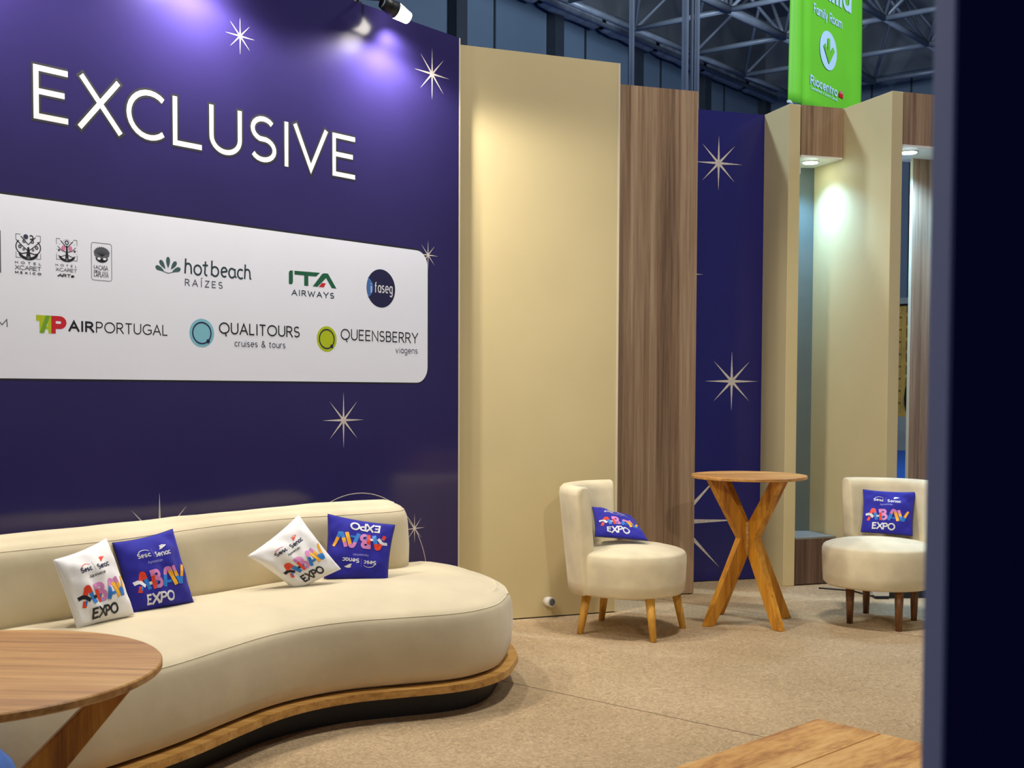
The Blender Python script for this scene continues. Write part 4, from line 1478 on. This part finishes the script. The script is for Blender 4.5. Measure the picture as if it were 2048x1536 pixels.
def round_table(x, y, R, zt, P, legs_at, rz, label):
    r = empty('round_table', (x, y, 0), radians(rz))
    tag(r, label, 'table', 'round wooden tables')
    lathe('tabletop', [(0.01, zt), (R - 0.006, zt), (R, zt + 0.0035), (R, zt + 0.016), (R - 0.003, zt + 0.019), (0.01, zt + 0.019)], M['oak_top'], r, 96, smooth=False)
    za, zb = P[2][1], P[3][1]
    for a in legs_at:
        t = radians(a - rz)
        d = Vector((cos(t), sin(t), 0))
        n = Vector((-sin(t), cos(t), 0)) * 0.021
        k = len(P)
        V = [d * p[0] + Vector((0, 0, p[1])) - n for p in P] + [d * p[0] + Vector((0, 0, p[1])) + n for p in P]
        F = [(i, (i + 1) % k, k + (i + 1) % k, k + i) for i in range(k)]
        fan = tessellate_polygon([[Vector((p[0], p[1], 0)) for p in P]])
        F += [tuple(t_) for t_ in fan] + [tuple(k + i for i in t_[::-1]) for t_ in fan]
        o = mesh_obj('leg', V, F, M['oak_leg'], r)
        fix_normals(o)
        bevel(o, 0.004, 2)
        e = Vector((cos(t + pi / 4), sin(t + pi / 4), 0)) * 0.036
        bar('hub_dowel', e + Vector((0, 0, za - 0.01)), e + Vector((0, 0, zb + 0.012)), 0.0125, M['oak_pale'], r, seg=12)
    return r


round_table(1.379, 6.854, 0.332, 0.8425, BAR_LEG, (27, 117, 207, 297), 10, 'tall round amber wood table between the two armchairs')
round_table(-1.157, 2.455, 0.409, 0.741, LOW_LEG, (15, 105, 195, 285), -3, 'round wood table in front of the sofa, its top overlapping the sofa seat')

# ------------------------------------------------------------------ low pine table, pouf, small things
ct = empty('coffee_table', (0.862, 2.727, 0), atan2(-0.686, -0.727))
tag(ct, 'low knotty pine table with a square plank top at the bottom of the picture', 'coffee table')
cx0 = Vector((0.89, 3.394))
ux, uy = Vector((-0.727, -0.686)), Vector((0.663, -0.749))
ux.normalize()
uy = Vector((-ux.y, ux.x))
if uy.y > 0:
    uy = -uy


def loc2(p):
    q = Vector((p.x, p.y)) - Vector((0.862, 2.727))
    a = -atan2(-0.686, -0.727)
    return (q.x * cos(a) - q.y * sin(a), q.x * sin(a) + q.y * cos(a))


seamw = 0.0025
wid = [0.205, 0.30, 0.30]
w0 = 0.0
for k, wd in enumerate(wid):
    P = [cx0 + uy * w0, cx0 + uy * (w0 + wd - seamw), cx0 + uy * (w0 + wd - seamw) + ux * 0.95, cx0 + uy * w0 + ux * 0.95]
    o = prism('plank', [loc2(p) for p in P], 0.372, 0.40, M['pine'], ct)
    bevel(o, 0.002, 1)
    w0 += wd
for a, b in ((0.05, 0.06), (0.05, 0.74), (0.89, 0.06), (0.89, 0.74)):
    c_ = cx0 + ux * a + uy * b
    P = [c_ + ux * sx * 0.03 + uy * sy * 0.03 for sx, sy in ((-1, -1), (1, -1), (1, 1), (-1, 1))]
    prism('leg', [loc2(p) for p in P], 0.0, 0.372, M['pine'], ct)

pf = empty('pouf', (-1.545, 2.93, 0))
tag(pf, 'blue cloth pouf peeping in at the bottom left corner under the round table', 'pouf')
lathe('body', [(0.12, 0.0), (0.20, 0.012), (0.265, 0.06), (0.295, 0.16), (0.298, 0.28), (0.275, 0.37), (0.22, 0.43), (0.12, 0.458), (0.01, 0.465)], M['denim'], pf, 40)

pg = empty('power_connector', (0.193, 6.958, 0.10))
nb = Vector((0.368, -0.931)).normalized()
pg.location = (Vector((0.205, 6.966)) + nb * 0.001).to_3d() + Vector((0, 0, 0.098))
tag(pg, 'small white plug connector hanging low on the broad beige panel', 'plug')
bar('body', nb.to_3d() * 0.002, nb.to_3d() * 0.045 + Vector((0.018, 0, 0)), 0.027, M['white_plastic'], pg, 0.030, 14)
bar('socket', nb.to_3d() * 0.046 + Vector((0.0185, 0, 0)), nb.to_3d() * 0.049 + Vector((0.02, 0, 0)), 0.021, M['ink_grey'], pg, 0.021, 14)

a, b = Vector((-0.547, 4.709)), Vector((-0.464, 4.746))
n_ = Vector((-(b - a).y, (b - a).x)).normalized() * 0.004
tag(prism('paper_strip', [a - n_, b - n_, b + n_, a + n_], 0.0005, 0.0016, M['white_print']), 'thin white paper strip lying on the carpet before the sofa', 'paper strip')
